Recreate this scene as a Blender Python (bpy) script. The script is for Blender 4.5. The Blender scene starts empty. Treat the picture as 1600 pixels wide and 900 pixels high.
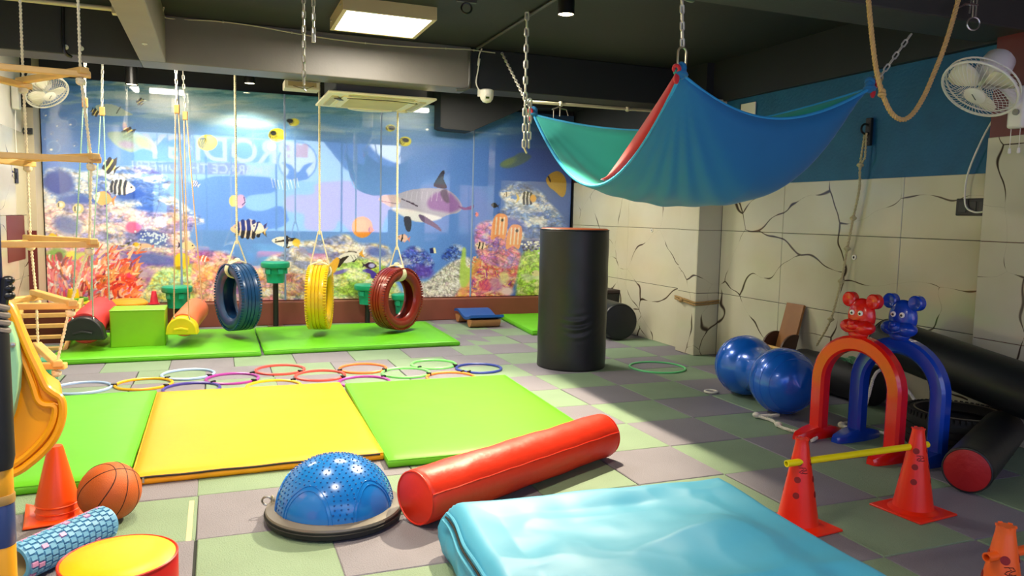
import bpy, math, random
import numpy as np
from mathutils import Vector, Matrix
random.seed(7)
scene = bpy.context.scene
COL = scene.collection
PI = math.pi

# ------------------------------------------------------------------ camera
F_PX = 1186.22
CAM = np.array([0.0, 0.0, 1.28672])
CR = np.array([0.93202334, -0.36177899, 0.02117706])
CU = np.array([0.01414964, 0.09471946, 0.99540344])
CF = np.array([0.36212193, 0.92743959, -0.09339979])
cd = bpy.data.cameras.new('camera')
cam = bpy.data.objects.new('camera', cd); COL.objects.link(cam)
cd.sensor_width = 36.0; cd.lens = F_PX / 1600 * 36.0; cd.clip_start = 0.05
cam.matrix_world = Matrix(((CR[0], CU[0], -CF[0], CAM[0]), (CR[1], CU[1], -CF[1], CAM[1]),
                           (CR[2], CU[2], -CF[2], CAM[2]), (0, 0, 0, 1)))
scene.camera = cam

# ------------------------------------------------------------------ world and exposure
w = bpy.data.worlds.new('world'); scene.world = w; w.use_nodes = True
w.node_tree.nodes['Background'].inputs[0].default_value = (0.55, 0.72, 1.0, 1)
w.node_tree.nodes['Background'].inputs[1].default_value = 0.3
vs = scene.view_settings
vs.view_transform = 'Standard'; vs.look = 'None'; vs.gamma = 1.0; vs.use_curve_mapping = False
vs.exposure = 0.9
PANEL_POWER = 20.0      # ceiling light panels
SPOT_POWER = 330.0      # can spots
WINDOW_STRENGTH = 0.72   # daylight through the vinyl covered glass behind the camera

# ------------------------------------------------------------------ room numbers
XL, XR, XR2, YB, YF, ZC, ZB = -1.75, 4.5, 4.36, 9.1, -1.2, 2.78, 2.42

def proj(P):
    d = np.asarray(P, float) - CAM
    z = d @ CF
    return 800 + F_PX * (d @ CR) / z, 450 - F_PX * (d @ CU) / z

def srgb(h):
    h = h.lstrip('#'); c = [int(h[i:i + 2], 16) / 255 for i in (0, 2, 4)]
    return tuple(x / 12.92 if x <= .04045 else ((x + .055) / 1.055) ** 2.4 for x in c)

# ------------------------------------------------------------------ materials
MATS = {}
def M(name, col, rough=.5, metal=0.0, var=.06, nscale=6.0, bump=0.0, bscale=30.0, coat=0.0, spec=.5, sheen=0.0, detail=3.0, sub=0.0):
    if name in MATS: return MATS[name]
    m = bpy.data.materials.new(name); m.use_nodes = True
    nt = m.node_tree; b = nt.nodes['Principled BSDF']
    c = srgb(col) if isinstance(col, str) else col
    b.inputs['Roughness'].default_value = rough; b.inputs['Metallic'].default_value = metal
    b.inputs['Coat Weight'].default_value = coat; b.inputs['Coat Roughness'].default_value = .06
    b.inputs['Specular IOR Level'].default_value = spec; b.inputs['Sheen Weight'].default_value = sheen
    tc = nt.nodes.new('ShaderNodeTexCoord')
    n = nt.nodes.new('ShaderNodeTexNoise'); n.inputs['Scale'].default_value = nscale; n.inputs['Detail'].default_value = detail
    nt.links.new(tc.outputs['Object'], n.inputs['Vector'])
    mx = nt.nodes.new('ShaderNodeMix'); mx.data_type = 'RGBA'
    mx.inputs[6].default_value = (*[max(0, x * (1 - var * 1.6)) for x in c], 1)
    mx.inputs[7].default_value = (*[min(1, x * (1 + var * 1.6)) for x in c], 1)
    nt.links.new(n.outputs['Fac'], mx.inputs[0]); nt.links.new(mx.outputs[2], b.inputs['Base Color'])
    if bump:
        n2 = nt.nodes.new('ShaderNodeTexNoise'); n2.inputs['Scale'].default_value = bscale; n2.inputs['Detail'].default_value = 4
        nt.links.new(tc.outputs['Object'], n2.inputs['Vector'])
        bp = nt.nodes.new('ShaderNodeBump'); bp.inputs['Strength'].default_value = bump; bp.inputs['Distance'].default_value = .02
        nt.links.new(n2.outputs['Fac'], bp.inputs['Height']); nt.links.new(bp.outputs[0], b.inputs['Normal'])
    MATS[name] = m
    return m

def emit(name, col, strength):
    m = bpy.data.materials.new(name); m.use_nodes = True; nt = m.node_tree
    nt.nodes.remove(nt.nodes['Principled BSDF'])
    e = nt.nodes.new('ShaderNodeEmission'); e.inputs[0].default_value = (*col, 1); e.inputs[1].default_value = strength
    nt.links.new(e.outputs[0], nt.nodes['Material Output'].inputs[0]); MATS[name] = m
    return m

def marble():
    m = bpy.data.materials.new('marble_tile'); m.use_nodes = True; nt = m.node_tree; b = nt.nodes['Principled BSDF']
    N = nt.nodes.new; L = nt.links.new
    g = N('ShaderNodeNewGeometry')
    sep = N('ShaderNodeVectorMath'); sep.operation = 'MULTIPLY'; sep.inputs[1].default_value = (1, 1, 1.15); L(g.outputs['Position'], sep.inputs[0])
    nz = N('ShaderNodeTexNoise'); nz.inputs['Scale'].default_value = 1.7; nz.inputs['Detail'].default_value = 1.5; L(sep.outputs[0], nz.inputs['Vector'])
    ms = N('ShaderNodeVectorMath'); ms.operation = 'MULTIPLY_ADD'; ms.inputs[1].default_value = (.5, .5, .5); L(nz.outputs['Color'], ms.inputs[0]); L(sep.outputs[0], ms.inputs[2])
    vo = N('ShaderNodeTexVoronoi'); vo.feature = 'DISTANCE_TO_EDGE'; vo.inputs['Scale'].default_value = 1.25; L(ms.outputs[0], vo.inputs['Vector'])
    mask = N('ShaderNodeTexNoise'); mask.inputs['Scale'].default_value = 2.6; mask.inputs['Detail'].default_value = 2; L(sep.outputs[0], mask.inputs['Vector'])
    mr = N('ShaderNodeMapRange'); mr.inputs[1].default_value = .47; mr.inputs[2].default_value = .66; mr.inputs[3].default_value = .0006; mr.inputs[4].default_value = .02; L(mask.outputs['Fac'], mr.inputs[0])
    dv = N('ShaderNodeMath'); dv.operation = 'DIVIDE'; L(vo.outputs['Distance'], dv.inputs[0]); L(mr.outputs[0], dv.inputs[1])
    rp = N('ShaderNodeValToRGB'); e = rp.color_ramp.elements
    e[0].position = .0; e[0].color = (*srgb('#2b2420'), 1); e[1].position = 1.0; e[1].color = (*srgb('#cbc7b0'), 1)
    k = e.new(.45); k.color = (*srgb('#5d4e40'), 1); k = e.new(.75); k.color = (*srgb('#b4ac94'), 1)
    L(dv.outputs[0], rp.inputs[0])
    cl = N('ShaderNodeTexNoise'); cl.inputs['Scale'].default_value = 1.3; cl.inputs['Detail'].default_value = 5; L(sep.outputs[0], cl.inputs['Vector'])
    mx = N('ShaderNodeMix'); mx.data_type = 'RGBA'; mx.blend_type = 'MULTIPLY'; mx.inputs[0].default_value = .45
    r2 = N('ShaderNodeValToRGB'); r2.color_ramp.elements[0].color = (.78, .74, .62, 1); r2.color_ramp.elements[0].position = .35; r2.color_ramp.elements[1].color = (1, 1, 1, 1); r2.color_ramp.elements[1].position = .6
    L(cl.outputs['Fac'], r2.inputs[0]); L(rp.outputs[0], mx.inputs[6]); L(r2.outputs[0], mx.inputs[7]); L(mx.outputs[2], b.inputs['Base Color'])
    b.inputs['Roughness'].default_value = .09; MATS['marble_tile'] = m
    return m

def vcol(name, rough, coat=0.0, coat_ior=1.5):
    m = bpy.data.materials.new(name); m.use_nodes = True; nt = m.node_tree; b = nt.nodes['Principled BSDF']
    a = nt.nodes.new('ShaderNodeAttribute'); a.attribute_name = 'print'
    nt.links.new(a.outputs['Color'], b.inputs['Base Color'])
    b.inputs['Roughness'].default_value = rough; b.inputs['Coat Weight'].default_value = coat
    b.inputs['Coat IOR'].default_value = coat_ior; b.inputs['Coat Roughness'].default_value = .025
    MATS[name] = m
    return m

# ------------------------------------------------------------------ mesh builder
class MB:
    def __init__(s): s.v = []; s.f = []
    def add(s, v, f):
        o = len(s.v); s.v += [tuple(p) for p in v]; s.f += [tuple(i + o for i in q) for q in f]; return s
    def box(s, x0, x1, y0, y1, z0, z1):
        return s.add([(x0, y0, z0), (x1, y0, z0), (x1, y1, z0), (x0, y1, z0), (x0, y0, z1), (x1, y0, z1), (x1, y1, z1), (x0, y1, z1)],
                     [(3, 2, 1, 0), (4, 5, 6, 7), (0, 1, 5, 4), (1, 2, 6, 5), (2, 3, 7, 6), (3, 0, 4, 7)])
    def obox(s, c, ax, ay, az, hx, hy, hz):
        c, ax, ay, az = Vector(c), Vector(ax).normalized(), Vector(ay).normalized(), Vector(az).normalized()
        v = [c + ax * hx * a + ay * hy * b + az * hz * d for d in (-1, 1) for a, b in ((-1, -1), (1, -1), (1, 1), (-1, 1))]
        return s.add(v, [(3, 2, 1, 0), (4, 5, 6, 7), (0, 1, 5, 4), (1, 2, 6, 5), (2, 3, 7, 6), (3, 0, 4, 7)])
    def tube(s, pts, r, n=8, closed=False, cap=True):
        P = [Vector(p) for p in pts]; k = len(P)
        R = r if isinstance(r, (list, tuple)) else [r] * k
        tang = []
        for i in range(k):
            a = P[(i - 1) % k] if (closed or i) else P[i]; b = P[(i + 1) % k] if (closed or i < k - 1) else P[i]
            t = b - a; tang.append(t.normalized() if t.length > 1e-9 else Vector((0, 0, 1)))
        up = Vector((0, 0, 1)) if abs(tang[0].z) < .9 else Vector((1, 0, 0))
        nrm = (up - tang[0] * up.dot(tang[0])).normalized(); vs_ = []
        for i in range(k):
            nrm = (nrm - tang[i] * nrm.dot(tang[i]))
            nrm = nrm.normalized() if nrm.length > 1e-6 else tang[i].orthogonal().normalized()
            bi = tang[i].cross(nrm)
            for j in range(n):
                a = 2 * PI * j / n; vs_.append(P[i] + (nrm * math.cos(a) + bi * math.sin(a)) * R[i])
        fs = []
        for i in range(k if closed else k - 1):
            i2 = (i + 1) % k
            for j in range(n): fs.append((i * n + j, i * n + (j + 1) % n, i2 * n + (j + 1) % n, i2 * n + j))
        if cap and not closed: fs.append(tuple(reversed(range(n)))); fs.append(tuple((k - 1) * n + j for j in range(n)))
        return s.add(vs_, fs)
    def lathe(s, prof, n=24, mat=None, closed=False):
        mat = mat or Matrix.Identity(4); vs_ = []; fs = []; k = len(prof)
        for r, z in prof:
            for j in range(n):
                a = 2 * PI * j / n; vs_.append(mat @ Vector((r * math.cos(a), r * math.sin(a), z)))
        for i in range(k if closed else k - 1):
            i2 = (i + 1) % k
            for j in range(n): fs.append((i * n + j, i * n + (j + 1) % n, i2 * n + (j + 1) % n, i2 * n + j))
        if not closed:
            if prof[0][0] > 1e-6: fs.append(tuple(reversed(range(n))))
            if prof[-1][0] > 1e-6: fs.append(tuple((k - 1) * n + j for j in range(n)))
        return s.add(vs_, fs)
    def prism(s, poly, ext):
        e = Vector(ext); P = [Vector(p) for p in poly]; n = len(P)
        return s.add(P + [p + e for p in P], [tuple(reversed(range(n))), tuple(range(n, 2 * n))] + [(i, (i + 1) % n, n + (i + 1) % n, n + i) for i in range(n)])
    def ball(s, c, r, nu=20, nv=12, mat=None):
        rx, ry, rz = r if isinstance(r, (tuple, list)) else (r, r, r); c = Vector(c); mat = mat or Matrix.Identity(3); vs_ = []; fs = []
        for i in range(1, nv):
            p = PI * i / nv
            for j in range(nu):
                a = 2 * PI * j / nu; vs_.append(c + mat @ Vector((rx * math.sin(p) * math.cos(a), ry * math.sin(p) * math.sin(a), rz * math.cos(p))))
        t = len(vs_); vs_ += [c + mat @ Vector((0, 0, rz)), c + mat @ Vector((0, 0, -rz))]
        for i in range(nv - 2):
            for j in range(nu): fs.append((i * nu + j, (i + 1) * nu + j, (i + 1) * nu + (j + 1) % nu, i * nu + (j + 1) % nu))
        for j in range(nu):
            fs.append((t, j, (j + 1) % nu)); b = (nv - 2) * nu; fs.append((t + 1, b + (j + 1) % nu, b + j))
        return s.add(vs_, fs)
    def torus(s, c, axis, R, r, n=28, m=8):
        q = Vector(axis).normalized().to_track_quat('Z', 'Y'); c = Vector(c)
        return s.tube([c + q @ Vector((R * math.cos(2 * PI * i / n), R * math.sin(2 * PI * i / n), 0)) for i in range(n)], r, m, closed=True)
    def rope(s, pts, r, pitch=.05, strands=3, n=5, step=.012):
        P = resample(pts, step); k = len(P)
        tang = [(P[min(i + 1, k - 1)] - P[max(i - 1, 0)]).normalized() for i in range(k)]
        up = Vector((1, 0, 0)) if abs(tang[0].x) < .8 else Vector((0, 1, 0))
        nr = []; cur = up
        for i in range(k):
            cur = cur - tang[i] * cur.dot(tang[i]); cur.normalize(); nr.append(cur.copy())
        for q in range(strands):
            line = []
            for i in range(k):
                a = 2 * PI * (i * step / pitch + q / strands); bi = tang[i].cross(nr[i])
                line.append(P[i] + (nr[i] * math.cos(a) + bi * math.sin(a)) * r * .52)
            s.tube(line, r * .56, n)
        return s
    def build(s, name, mat, parent=None, smooth=True, angle=40, bevel=0.0, bseg=2, sub=0, world=False):
        me = bpy.data.meshes.new(name)
        v = s.v
        if world and parent is not None:
            l = parent.location; v = [(p[0] - l.x, p[1] - l.y, p[2] - l.z) for p in v]
        me.from_pydata(v, [], s.f); me.update()
        if smooth:
            me.polygons.foreach_set('use_smooth', [True] * len(me.polygons))
            me.set_sharp_from_angle(angle=math.radians(angle))
        o = bpy.data.objects.new(name, me); COL.objects.link(o)
        me.materials.append(mat if not isinstance(mat, str) else MATS[mat])
        if parent is not None: o.parent = parent
        if bevel:
            b = o.modifiers.new('bevel', 'BEVEL'); b.width = bevel; b.segments = bseg; b.limit_method = 'ANGLE'; b.angle_limit = math.radians(50)
            if smooth: b.harden_normals = False
        if sub:
            u = o.modifiers.new('sub', 'SUBSURF'); u.levels = sub; u.render_levels = sub
        return o

def resample(pts, step):
    P = [Vector(p) for p in pts]; d = [0]
    for i in range(1, len(P)): d.append(d[-1] + (P[i] - P[i - 1]).length)
    n = max(2, int(d[-1] / step) + 1); out = []; j = 0
    for i in range(n):
        t = d[-1] * i / (n - 1)
        while j < len(P) - 2 and d[j + 1] < t: j += 1
        out.append(P[j].lerp(P[j + 1], (t - d[j]) / max(1e-9, d[j + 1] - d[j])))
    return out

def spline(pts, n=8, closed=False):
    P = [Vector(p) for p in pts]; k = len(P); out = []
    for i in range(k if closed else k - 1):
        g = (lambda j: P[j % k]) if closed else (lambda j: P[max(0, min(k - 1, j))])
        p0, p1, p2, p3 = g(i - 1), g(i), g(i + 1), g(i + 2)
        for j in range(n):
            t = j / n
            out.append(.5 * ((2 * p1) + (p2 - p0) * t + (2 * p0 - 5 * p1 + 4 * p2 - p3) * t * t + (3 * p1 - p0 - 3 * p2 + p3) * t ** 3))
    if not closed: out.append(P[-1].copy())
    return out

def tag(o, label=None, cat=None, group=None, kind=None):
    if label: o['label'] = label
    if cat: o['category'] = cat
    if group: o['group'] = group
    if kind: o['kind'] = kind
    return o
def T(name, label, cat, loc=(0, 0, 0), rotz=0.0, group=None):
    o = bpy.data.objects.new(name, None); COL.objects.link(o); o.empty_display_size = .1
    o.location = loc; o.rotation_euler = (0, 0, rotz)
    return tag(o, label, cat, group)
def S(o): o['kind'] = 'structure'; return o
def copy_tree(root, loc, rotz=0.0, label=None):
    r = root.copy(); COL.objects.link(r); r.location = loc; r.rotation_euler = (0, 0, rotz)
    if label: r['label'] = label
    for ch in list(root.children):
        c = ch.copy(); COL.objects.link(c); c.parent = r
        for g in ch.children:
            d = g.copy(); COL.objects.link(d); d.parent = c
    return r

_link = {}
def chain(parent, p0, p1, ll=.05, r=.0045, mat='chain_steel', lw=.5):
    """links laid from p0 to p1 (world), each an object under parent"""
    p0, p1 = Vector(p0), Vector(p1); d = p1 - p0; pitch = ll - 2.2 * r
    n = max(1, round(d.length / pitch)); key = (ll, r, mat)
    if key not in _link:
        mb = MB(); hw = ll * lw / 2 - r; hl = ll / 2 - r - hw
        pts = []
        for i in range(7): a = PI * i / 6; pts.append((hw * math.cos(a), 0, hl + hw * math.sin(a)))
        for i in range(7): a = PI + PI * i / 6; pts.append((hw * math.cos(a), 0, -hl + hw * math.sin(a)))
        mb.tube(pts, r, 5, closed=True)
        o = mb.build('link', mat); _link[key] = o.data; bpy.data.objects.remove(o)
    q = d.normalized().to_track_quat('Z', 'Y'); l = parent.location
    for i in range(n):
        o = bpy.data.objects.new('link', _link[key]); COL.objects.link(o); o.parent = parent
        o.location = p0 + d * ((i + .5) / n) - l; o.rotation_mode = 'QUATERNION'
        o.rotation_quaternion = q @ Matrix.Rotation((i % 2) * PI / 2 + .35, 3, 'Z').to_quaternion()
    return n
# ------------------------------------------------------------------ shared materials
M('chain_steel', '#d6d2c4', .35, .3, .08)
M('white_plastic', '#ece9dd', .35, 0, .02)
M('cream_panel', '#fff2c8', .4, 0, .02)
M('black_paint', '#232629', .55, 0, .18, 3, .05, 60)
M('ceiling_black', '#1e2224', .6, 0, .2, 2, .06, 50)
M('beam_grey', '#857c6a', .5, 0, .1, 3, .05, 50)
M('maroon', '#6a2420', .45, 0, .08, 5, .03, 40)
M('brown_ledge', '#7a4030', .5, 0, .1, 5, .03, 40)
M('blue_wall', '#0f5c86', .6, 0, .22, 4, .25, 45)
M('rope_cream', '#e6ddb8', .8, 0, .12, 60)
M('rope_jute', '#c9a566', .85, 0, .15, 60)
M('rope_white', '#ddd8c8', .85, 0, .08, 60)
M('pine', '#e0b66a', .5, 0, .12, 14, .05, 60)
M('black_rubber', '#17181a', .6, 0, .15, 20)
M('black_vinyl', '#1b1e1f', .42, 0, .1, 6, .12, 9)
M('black_plastic', '#151515', .35, 0, .05)
M('dark_zip', '#2a2418', .7, 0, .1)
M('steel', '#b9b5a8', .3, .9, .05)
M('red_plastic', '#e01608', .25, 0, .03, coat=.4)
M('blue_plastic', '#0a3fb0', .25, 0, .03, coat=.4)
MAR = marble()

# ------------------------------------------------------------------ lamps
def area(name, loc, size, power, col, parent=None, rot=(0, 0, 0), sy=None, spread=PI):
    l = bpy.data.lights.new(name, 'AREA'); l.energy = power; l.color = col; l.size = size; l.spread = spread
    if sy: l.shape = 'RECTANGLE'; l.size_y = sy
    o = bpy.data.objects.new(name, l); COL.objects.link(o); o.location = loc; o.rotation_euler = rot
    if parent: o.parent = parent
    return o

def panel_light(x0, x1, y0, y1, label, k=1.0):
    t = T('ceiling_light_panel', label, 'light', ((x0 + x1) / 2, (y0 + y1) / 2, 2.69), 0, 'square ceiling light panels')
    hx, hy = (x1 - x0) / 2, (y1 - y0) / 2
    fr = MB()
    fr.box(-hx - .03, hx + .03, -hy - .03, -hy, 0, .09).box(-hx - .03, hx + .03, hy, hy + .03, 0, .09)
    fr.box(-hx - .03, -hx, -hy, hy, 0, .09).box(hx, hx + .03, -hy, hy, 0, .09).box(-hx, hx, -hy, hy, .06, .09)
    fr.build('housing', M('lamp_frame', '#c9b78f', .4), t, False)
    MB().box(-hx, hx, -hy, hy, .012, .03).build('diffuser', MATS.get('diffuser') or emit('diffuser', (1.0, .93, .8), 9.0), t, False)
    sc = MB()
    for sx in (-1, 1):
        for sy in (-1, 1): sc.ball((sx * (hx + .034), sy * hy * .8, .05), .008, 8, 5)
    sc.build('screws', 'steel', t)
    area('panel_glow', (0, 0, -.012), x1 - x0, PANEL_POWER * k, (1.0, .90, .74), t, sy=y1 - y0)
    return t
panel_light(.87, 1.48, 5.50, 6.10, 'lit square ceiling light panel in front of the dark cross beam')
panel_light(-1.3, -.7, 1.2, 1.8, 'added, unseen square ceiling light panel above the left of the photographer', .5)  # unseen panel, added to light the front left floor
panel_light(-.95, -.35, 7.0, 7.6, 'added, unseen square ceiling light panel behind the far beam above the bolster swings', 1.35)  # added out of sight behind the beam to brighten the mural
panel_light(2.3, 2.9, 7.0, 7.6, 'added, unseen square ceiling light panel behind the far beam right of the air conditioner', 1.5)  # second hidden panel, added so the mural is lit evenly

def can_spot(x, y, z0, z1, label, power, r=.055, aim=(0, 0, -1), ang=130):
    t = T('can_spotlight', label, 'spotlight', (x, y, z0), 0, 'black can spotlights')
    MB().lathe([(r * .88, .01), (r, 0), (r, z1 - z0), (.0, z1 - z0)], 24).build('can', 'black_plastic', t)
    MB().lathe([(0, .006), (r * .9, .006), (r * .9, .02), (0, .02)], 24).build('lens', MATS.get('spot_lens') or emit('spot_lens', (1.0, .82, .45), 14.0), t)
    l = bpy.data.lights.new('spot_glow', 'SPOT'); l.energy = power; l.color = (1.0, .84, .58); l.spot_size = math.radians(ang); l.spot_blend = .45; l.shadow_soft_size = .03
    o = bpy.data.objects.new('spot_glow', l); COL.objects.link(o); o.parent = t; o.location = (0, 0, -.012)
    o.rotation_mode = 'QUATERNION'; o.rotation_quaternion = Vector(aim).to_track_quat('-Z', 'Y')
    return t
can_spot(2.14, 4.62, 2.6, ZC, 'black can spotlight hanging near the hammock', SPOT_POWER * 1.3, aim=(-.55, -.08, -1), ang=98)
can_spot(-.74, 8.3, 2.475, ZC, 'black can spotlight above the left end of the mural', SPOT_POWER * .12)
can_spot(.35, 8.6, 2.62, ZC, 'black can spotlight behind the beam above the blue tyre', SPOT_POWER * .12)
can_spot(.1, 3.9, 2.6, ZC, 'added, unseen can spotlight above the yellow floor mat', SPOT_POWER * .27, ang=84)  # unseen spot, added to even out the light on the mats
can_spot(.35, 2.2, 2.6, ZC, 'added, unseen can spotlight above the dome trainer and red bolster', SPOT_POWER * .27, ang=88)  # unseen spot, added to brighten the foreground floor

# ------------------------------------------------------------------ floor of rubber tiles
fl = S(MB().box(XL - .1, XR + .2, YF - .1, YB + .2, -.06, -.008).build('floor', M('underlay', '#1c2320', .8), None, False))
def rubber(name, col):
    m = M(name, col, .62, 0, .10, 3.0, .35, 160)
    return m
G1 = rubber('rubber_green', '#7d957a'); G2 = rubber('rubber_slate', '#7e7b86')
tile_mesh = {}
def tile_me(kind):
    if kind not in tile_mesh:
        h = .2485; b = .004
        mb = MB(); v = [(-h, -h, -.02), (h, -h, -.02), (h, h, -.02), (-h, h, -.02), (-h, -h, -b), (h, -h, -b), (h, h, -b), (-h, h, -b),
                        (-h + b, -h + b, 0), (h - b, -h + b, 0), (h - b, h - b, 0), (-h + b, h - b, 0)]
        mb.add(v, [(0, 1, 5, 4), (1, 2, 6, 5), (2, 3, 7, 6), (3, 0, 4, 7), (4, 5, 9, 8), (5, 6, 10, 9), (6, 7, 11, 10), (7, 4, 8, 11), (8, 9, 10, 11)])
        o = mb.build('rubber_tile', G1 if kind == 0 else G2, None, False); tile_mesh[kind] = o.data; bpy.data.objects.remove(o)
    return tile_mesh[kind]
rest = {0: MB(), 1: MB()}
rnd = random.Random(3)
for j in range(-8, 15):
    y = 5.367 - .5 * j
    for i in range(-10, 5):
        off = .22 if (y > 6.4 and i < 0) else (rnd.uniform(-.012, .012) if i < -4 else rnd.uniform(-.004, .004))
        x = 2.656 + .5 * i + off
        if x < XL + .02 or x > XR + .2 or y > YB + .2: continue
        k = (i + j) % 2
        px, py = proj((x, y, 0)) if (x * CF[0] + y * CF[1]) > .6 else (-999, -999)
        if -110 < px < 1710 and 200 < py < 1000:
            o = bpy.data.objects.new('rubber_tile', tile_me(k)); COL.objects.link(o); o.parent = fl
            o.location = (x, y, rnd.uniform(-.0015, .0015)); o.rotation_euler = (rnd.uniform(-.002, .002), rnd.uniform(-.002, .002), rnd.uniform(-.004, .004))
        else:
            rest[k].box(x - .248, x + .248, y - .248, y + .248, -.02, 0)
for k in (0, 1): tag(rest[k].build('rubber_tiles', (G1, G2)[k], fl, False), kind='stuff')
# bare wooden strip showing in a wide joint of the tiles
MB().box(-.128, -.108, 3.08, 3.56, -.008, -.001).build('joint_strip', M('strip_wood', '#d9c096', .7), fl, False)

# ------------------------------------------------------------------ shell
S(MB().box(XL - .1, XR + .3, YF - .1, YB + .2, ZC, ZC + .1).build('ceiling', 'ceiling_black', None, False))
S(MB().box(2.14, XR + .1, 6.605, 6.92, ZB + .004, ZC).build('trim_8', 'ceiling_black', None, False, bevel=.008))
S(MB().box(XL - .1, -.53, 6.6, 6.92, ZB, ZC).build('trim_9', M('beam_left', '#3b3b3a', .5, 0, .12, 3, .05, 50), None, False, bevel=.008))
S(MB().box(-.53, 2.14, 6.6, 6.92, ZB, ZC).build('trim_1', M('beam_lamplit', '#706c65', .45, 0, .12, 3, .05, 50), None, False, bevel=.008))  # middle stretch of the beam, its lamp light put into a paler grey
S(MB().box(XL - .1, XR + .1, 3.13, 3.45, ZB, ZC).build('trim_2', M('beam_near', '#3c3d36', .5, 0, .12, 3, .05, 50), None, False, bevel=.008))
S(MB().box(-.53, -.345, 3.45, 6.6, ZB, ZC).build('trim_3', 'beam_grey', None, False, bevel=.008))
S(MB().box(XL - .1, XR + .1, YB, YB + .1, 0, ZC).build('wall_back', 'black_paint', None, False))
S(MB().box(XL, XR2, 8.95, YB, 0, .265).build('baseboard_back', 'brown_ledge', None, False, bevel=.01))
S(MB().prism([(2.47, 8.75, ZC), (2.47, 8.75, 2.32), (2.52, 8.75, 2.30), (2.86, 8.75, 2.29), (3.55, 8.75, 2.62), (4.36, 8.75, 2.66), (4.36, 8.75, ZC)], (0, .3, 0)).build('trim_4', 'black_paint', None, False, bevel=.006))

def tiles_on_wall(wall, rects, name='marble_tile'):
    for (a, b) in rects:
        lo, hi = a, b
        MB().box(lo[0], hi[0], lo[1], hi[1], lo[2], hi[2]).build(name, MAR, wall, False, bevel=.0025, bseg=1)
# right wall: far stretch, pillar, near stretch, pier
wr = S(MB().box(XR, XR + .15, YF, 6.2, 0, ZC).build('wall_right', 'black_paint', None, False))
wr2 = S(MB().box(XR2, XR + .15, 6.2, YB, 0, ZC).build('wall_right_far', 'black_paint', None, False))
r = []; r2 = []
zs = [(0.0, .598), (.602, 1.196), (1.2, 1.62)]
for z0, z1 in zs:
    ys = [3.2, 4.0, 5.2, 6.04]
    for q in range(3): r.append(((XR - .012, ys[q] + .0015, z0), (XR, ys[q + 1] - .0015, z1)))
    ys = [6.36, 7.56, 8.76, 9.0]
    for q in range(3): r2.append(((XR2 - .012, ys[q] + .0015, z0), (XR2, ys[q + 1] - .0015, z1 if z1 < 1.6 else 1.74)))
tiles_on_wall(wr, r); tiles_on_wall(wr2, r2)
MB().box(XR - .006, XR + .001, 3.2, 6.2, 1.62, 2.41).build('blue_plaster', 'blue_wall', wr, False)
MB().box(XR2 - .006, XR2 + .001, 6.36, 9.05, 1.74, 2.2).build('dark_plaster', M('dark_red', '#3a1416', .6), wr2, False)
S(MB().box(XR - .06, XR, 3.2, 6.6, 2.405, ZC).build('trim_5', 'ceiling_black', None, False, bevel=.004))
pl = S(MB().box(4.242, XR, 6.052, 6.348, 0, ZB).build('trim_6', M('pillar_core', '#55524a', .7), None, False))
r = []
for z0, z1 in ((.004, .598), (.602, 1.196), (1.2, 1.8), (1.804, ZB)):
    r.append(((4.23, 6.052, z0), (4.242, 6.348, z1))); r.append(((4.23, 6.04, z0), (XR - .013, 6.052, z1)))
tiles_on_wall(pl, r)
# pier at the right edge
pr = S(MB().box(4.392, XR, YF, 3.318, 0, ZC).build('wall_pier', 'maroon', None, False))
r = []
for z0, z1 in ((.004, .598), (.602, 1.196), (1.2, 1.825)):
    ys = [1.0, 2.1, 3.32]
    for q in range(2): r.append(((4.38, ys[q] + .0015, z0), (4.392, ys[q + 1] - .0015, z1)))
tiles_on_wall(pr, r)
# left wall with a corner pier
wl = S(MB().box(XL - .1, XL, YF, YB, 0, ZC).build('wall_left', M('left_wall_paint', '#d8d3c6', .5, 0, .05), None, False))
tiles_on_wall(wl, [((XL, 7.6 + q * .75 - .0, z0), (XL + .01, 7.6 + (q + 1) * .75 - .003, z1)) for q in range(2) for z0, z1 in ((.004, .6), (.604, 1.2), (1.204, 2.0))])
MB().box(XL, XL + .014, 7.95, 8.62, .78, 1.2).build('maroon_patch', 'maroon', wl, False)
cp = S(MB().box(XL, -1.655, 8.75, YB, 0, ZC).build('trim_7', M('corner_paint', '#c4b9a0', .5, 0, .05), None, False))
MB().box(-1.75, -1.66, 8.742, 8.75, .45, 1.05).build('maroon_patch', 'maroon', cp, False)
MB().box(XL, -1.655, 8.735, 8.75, 2.25, ZC).build('dark_top', 'black_paint', cp, False)

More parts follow.
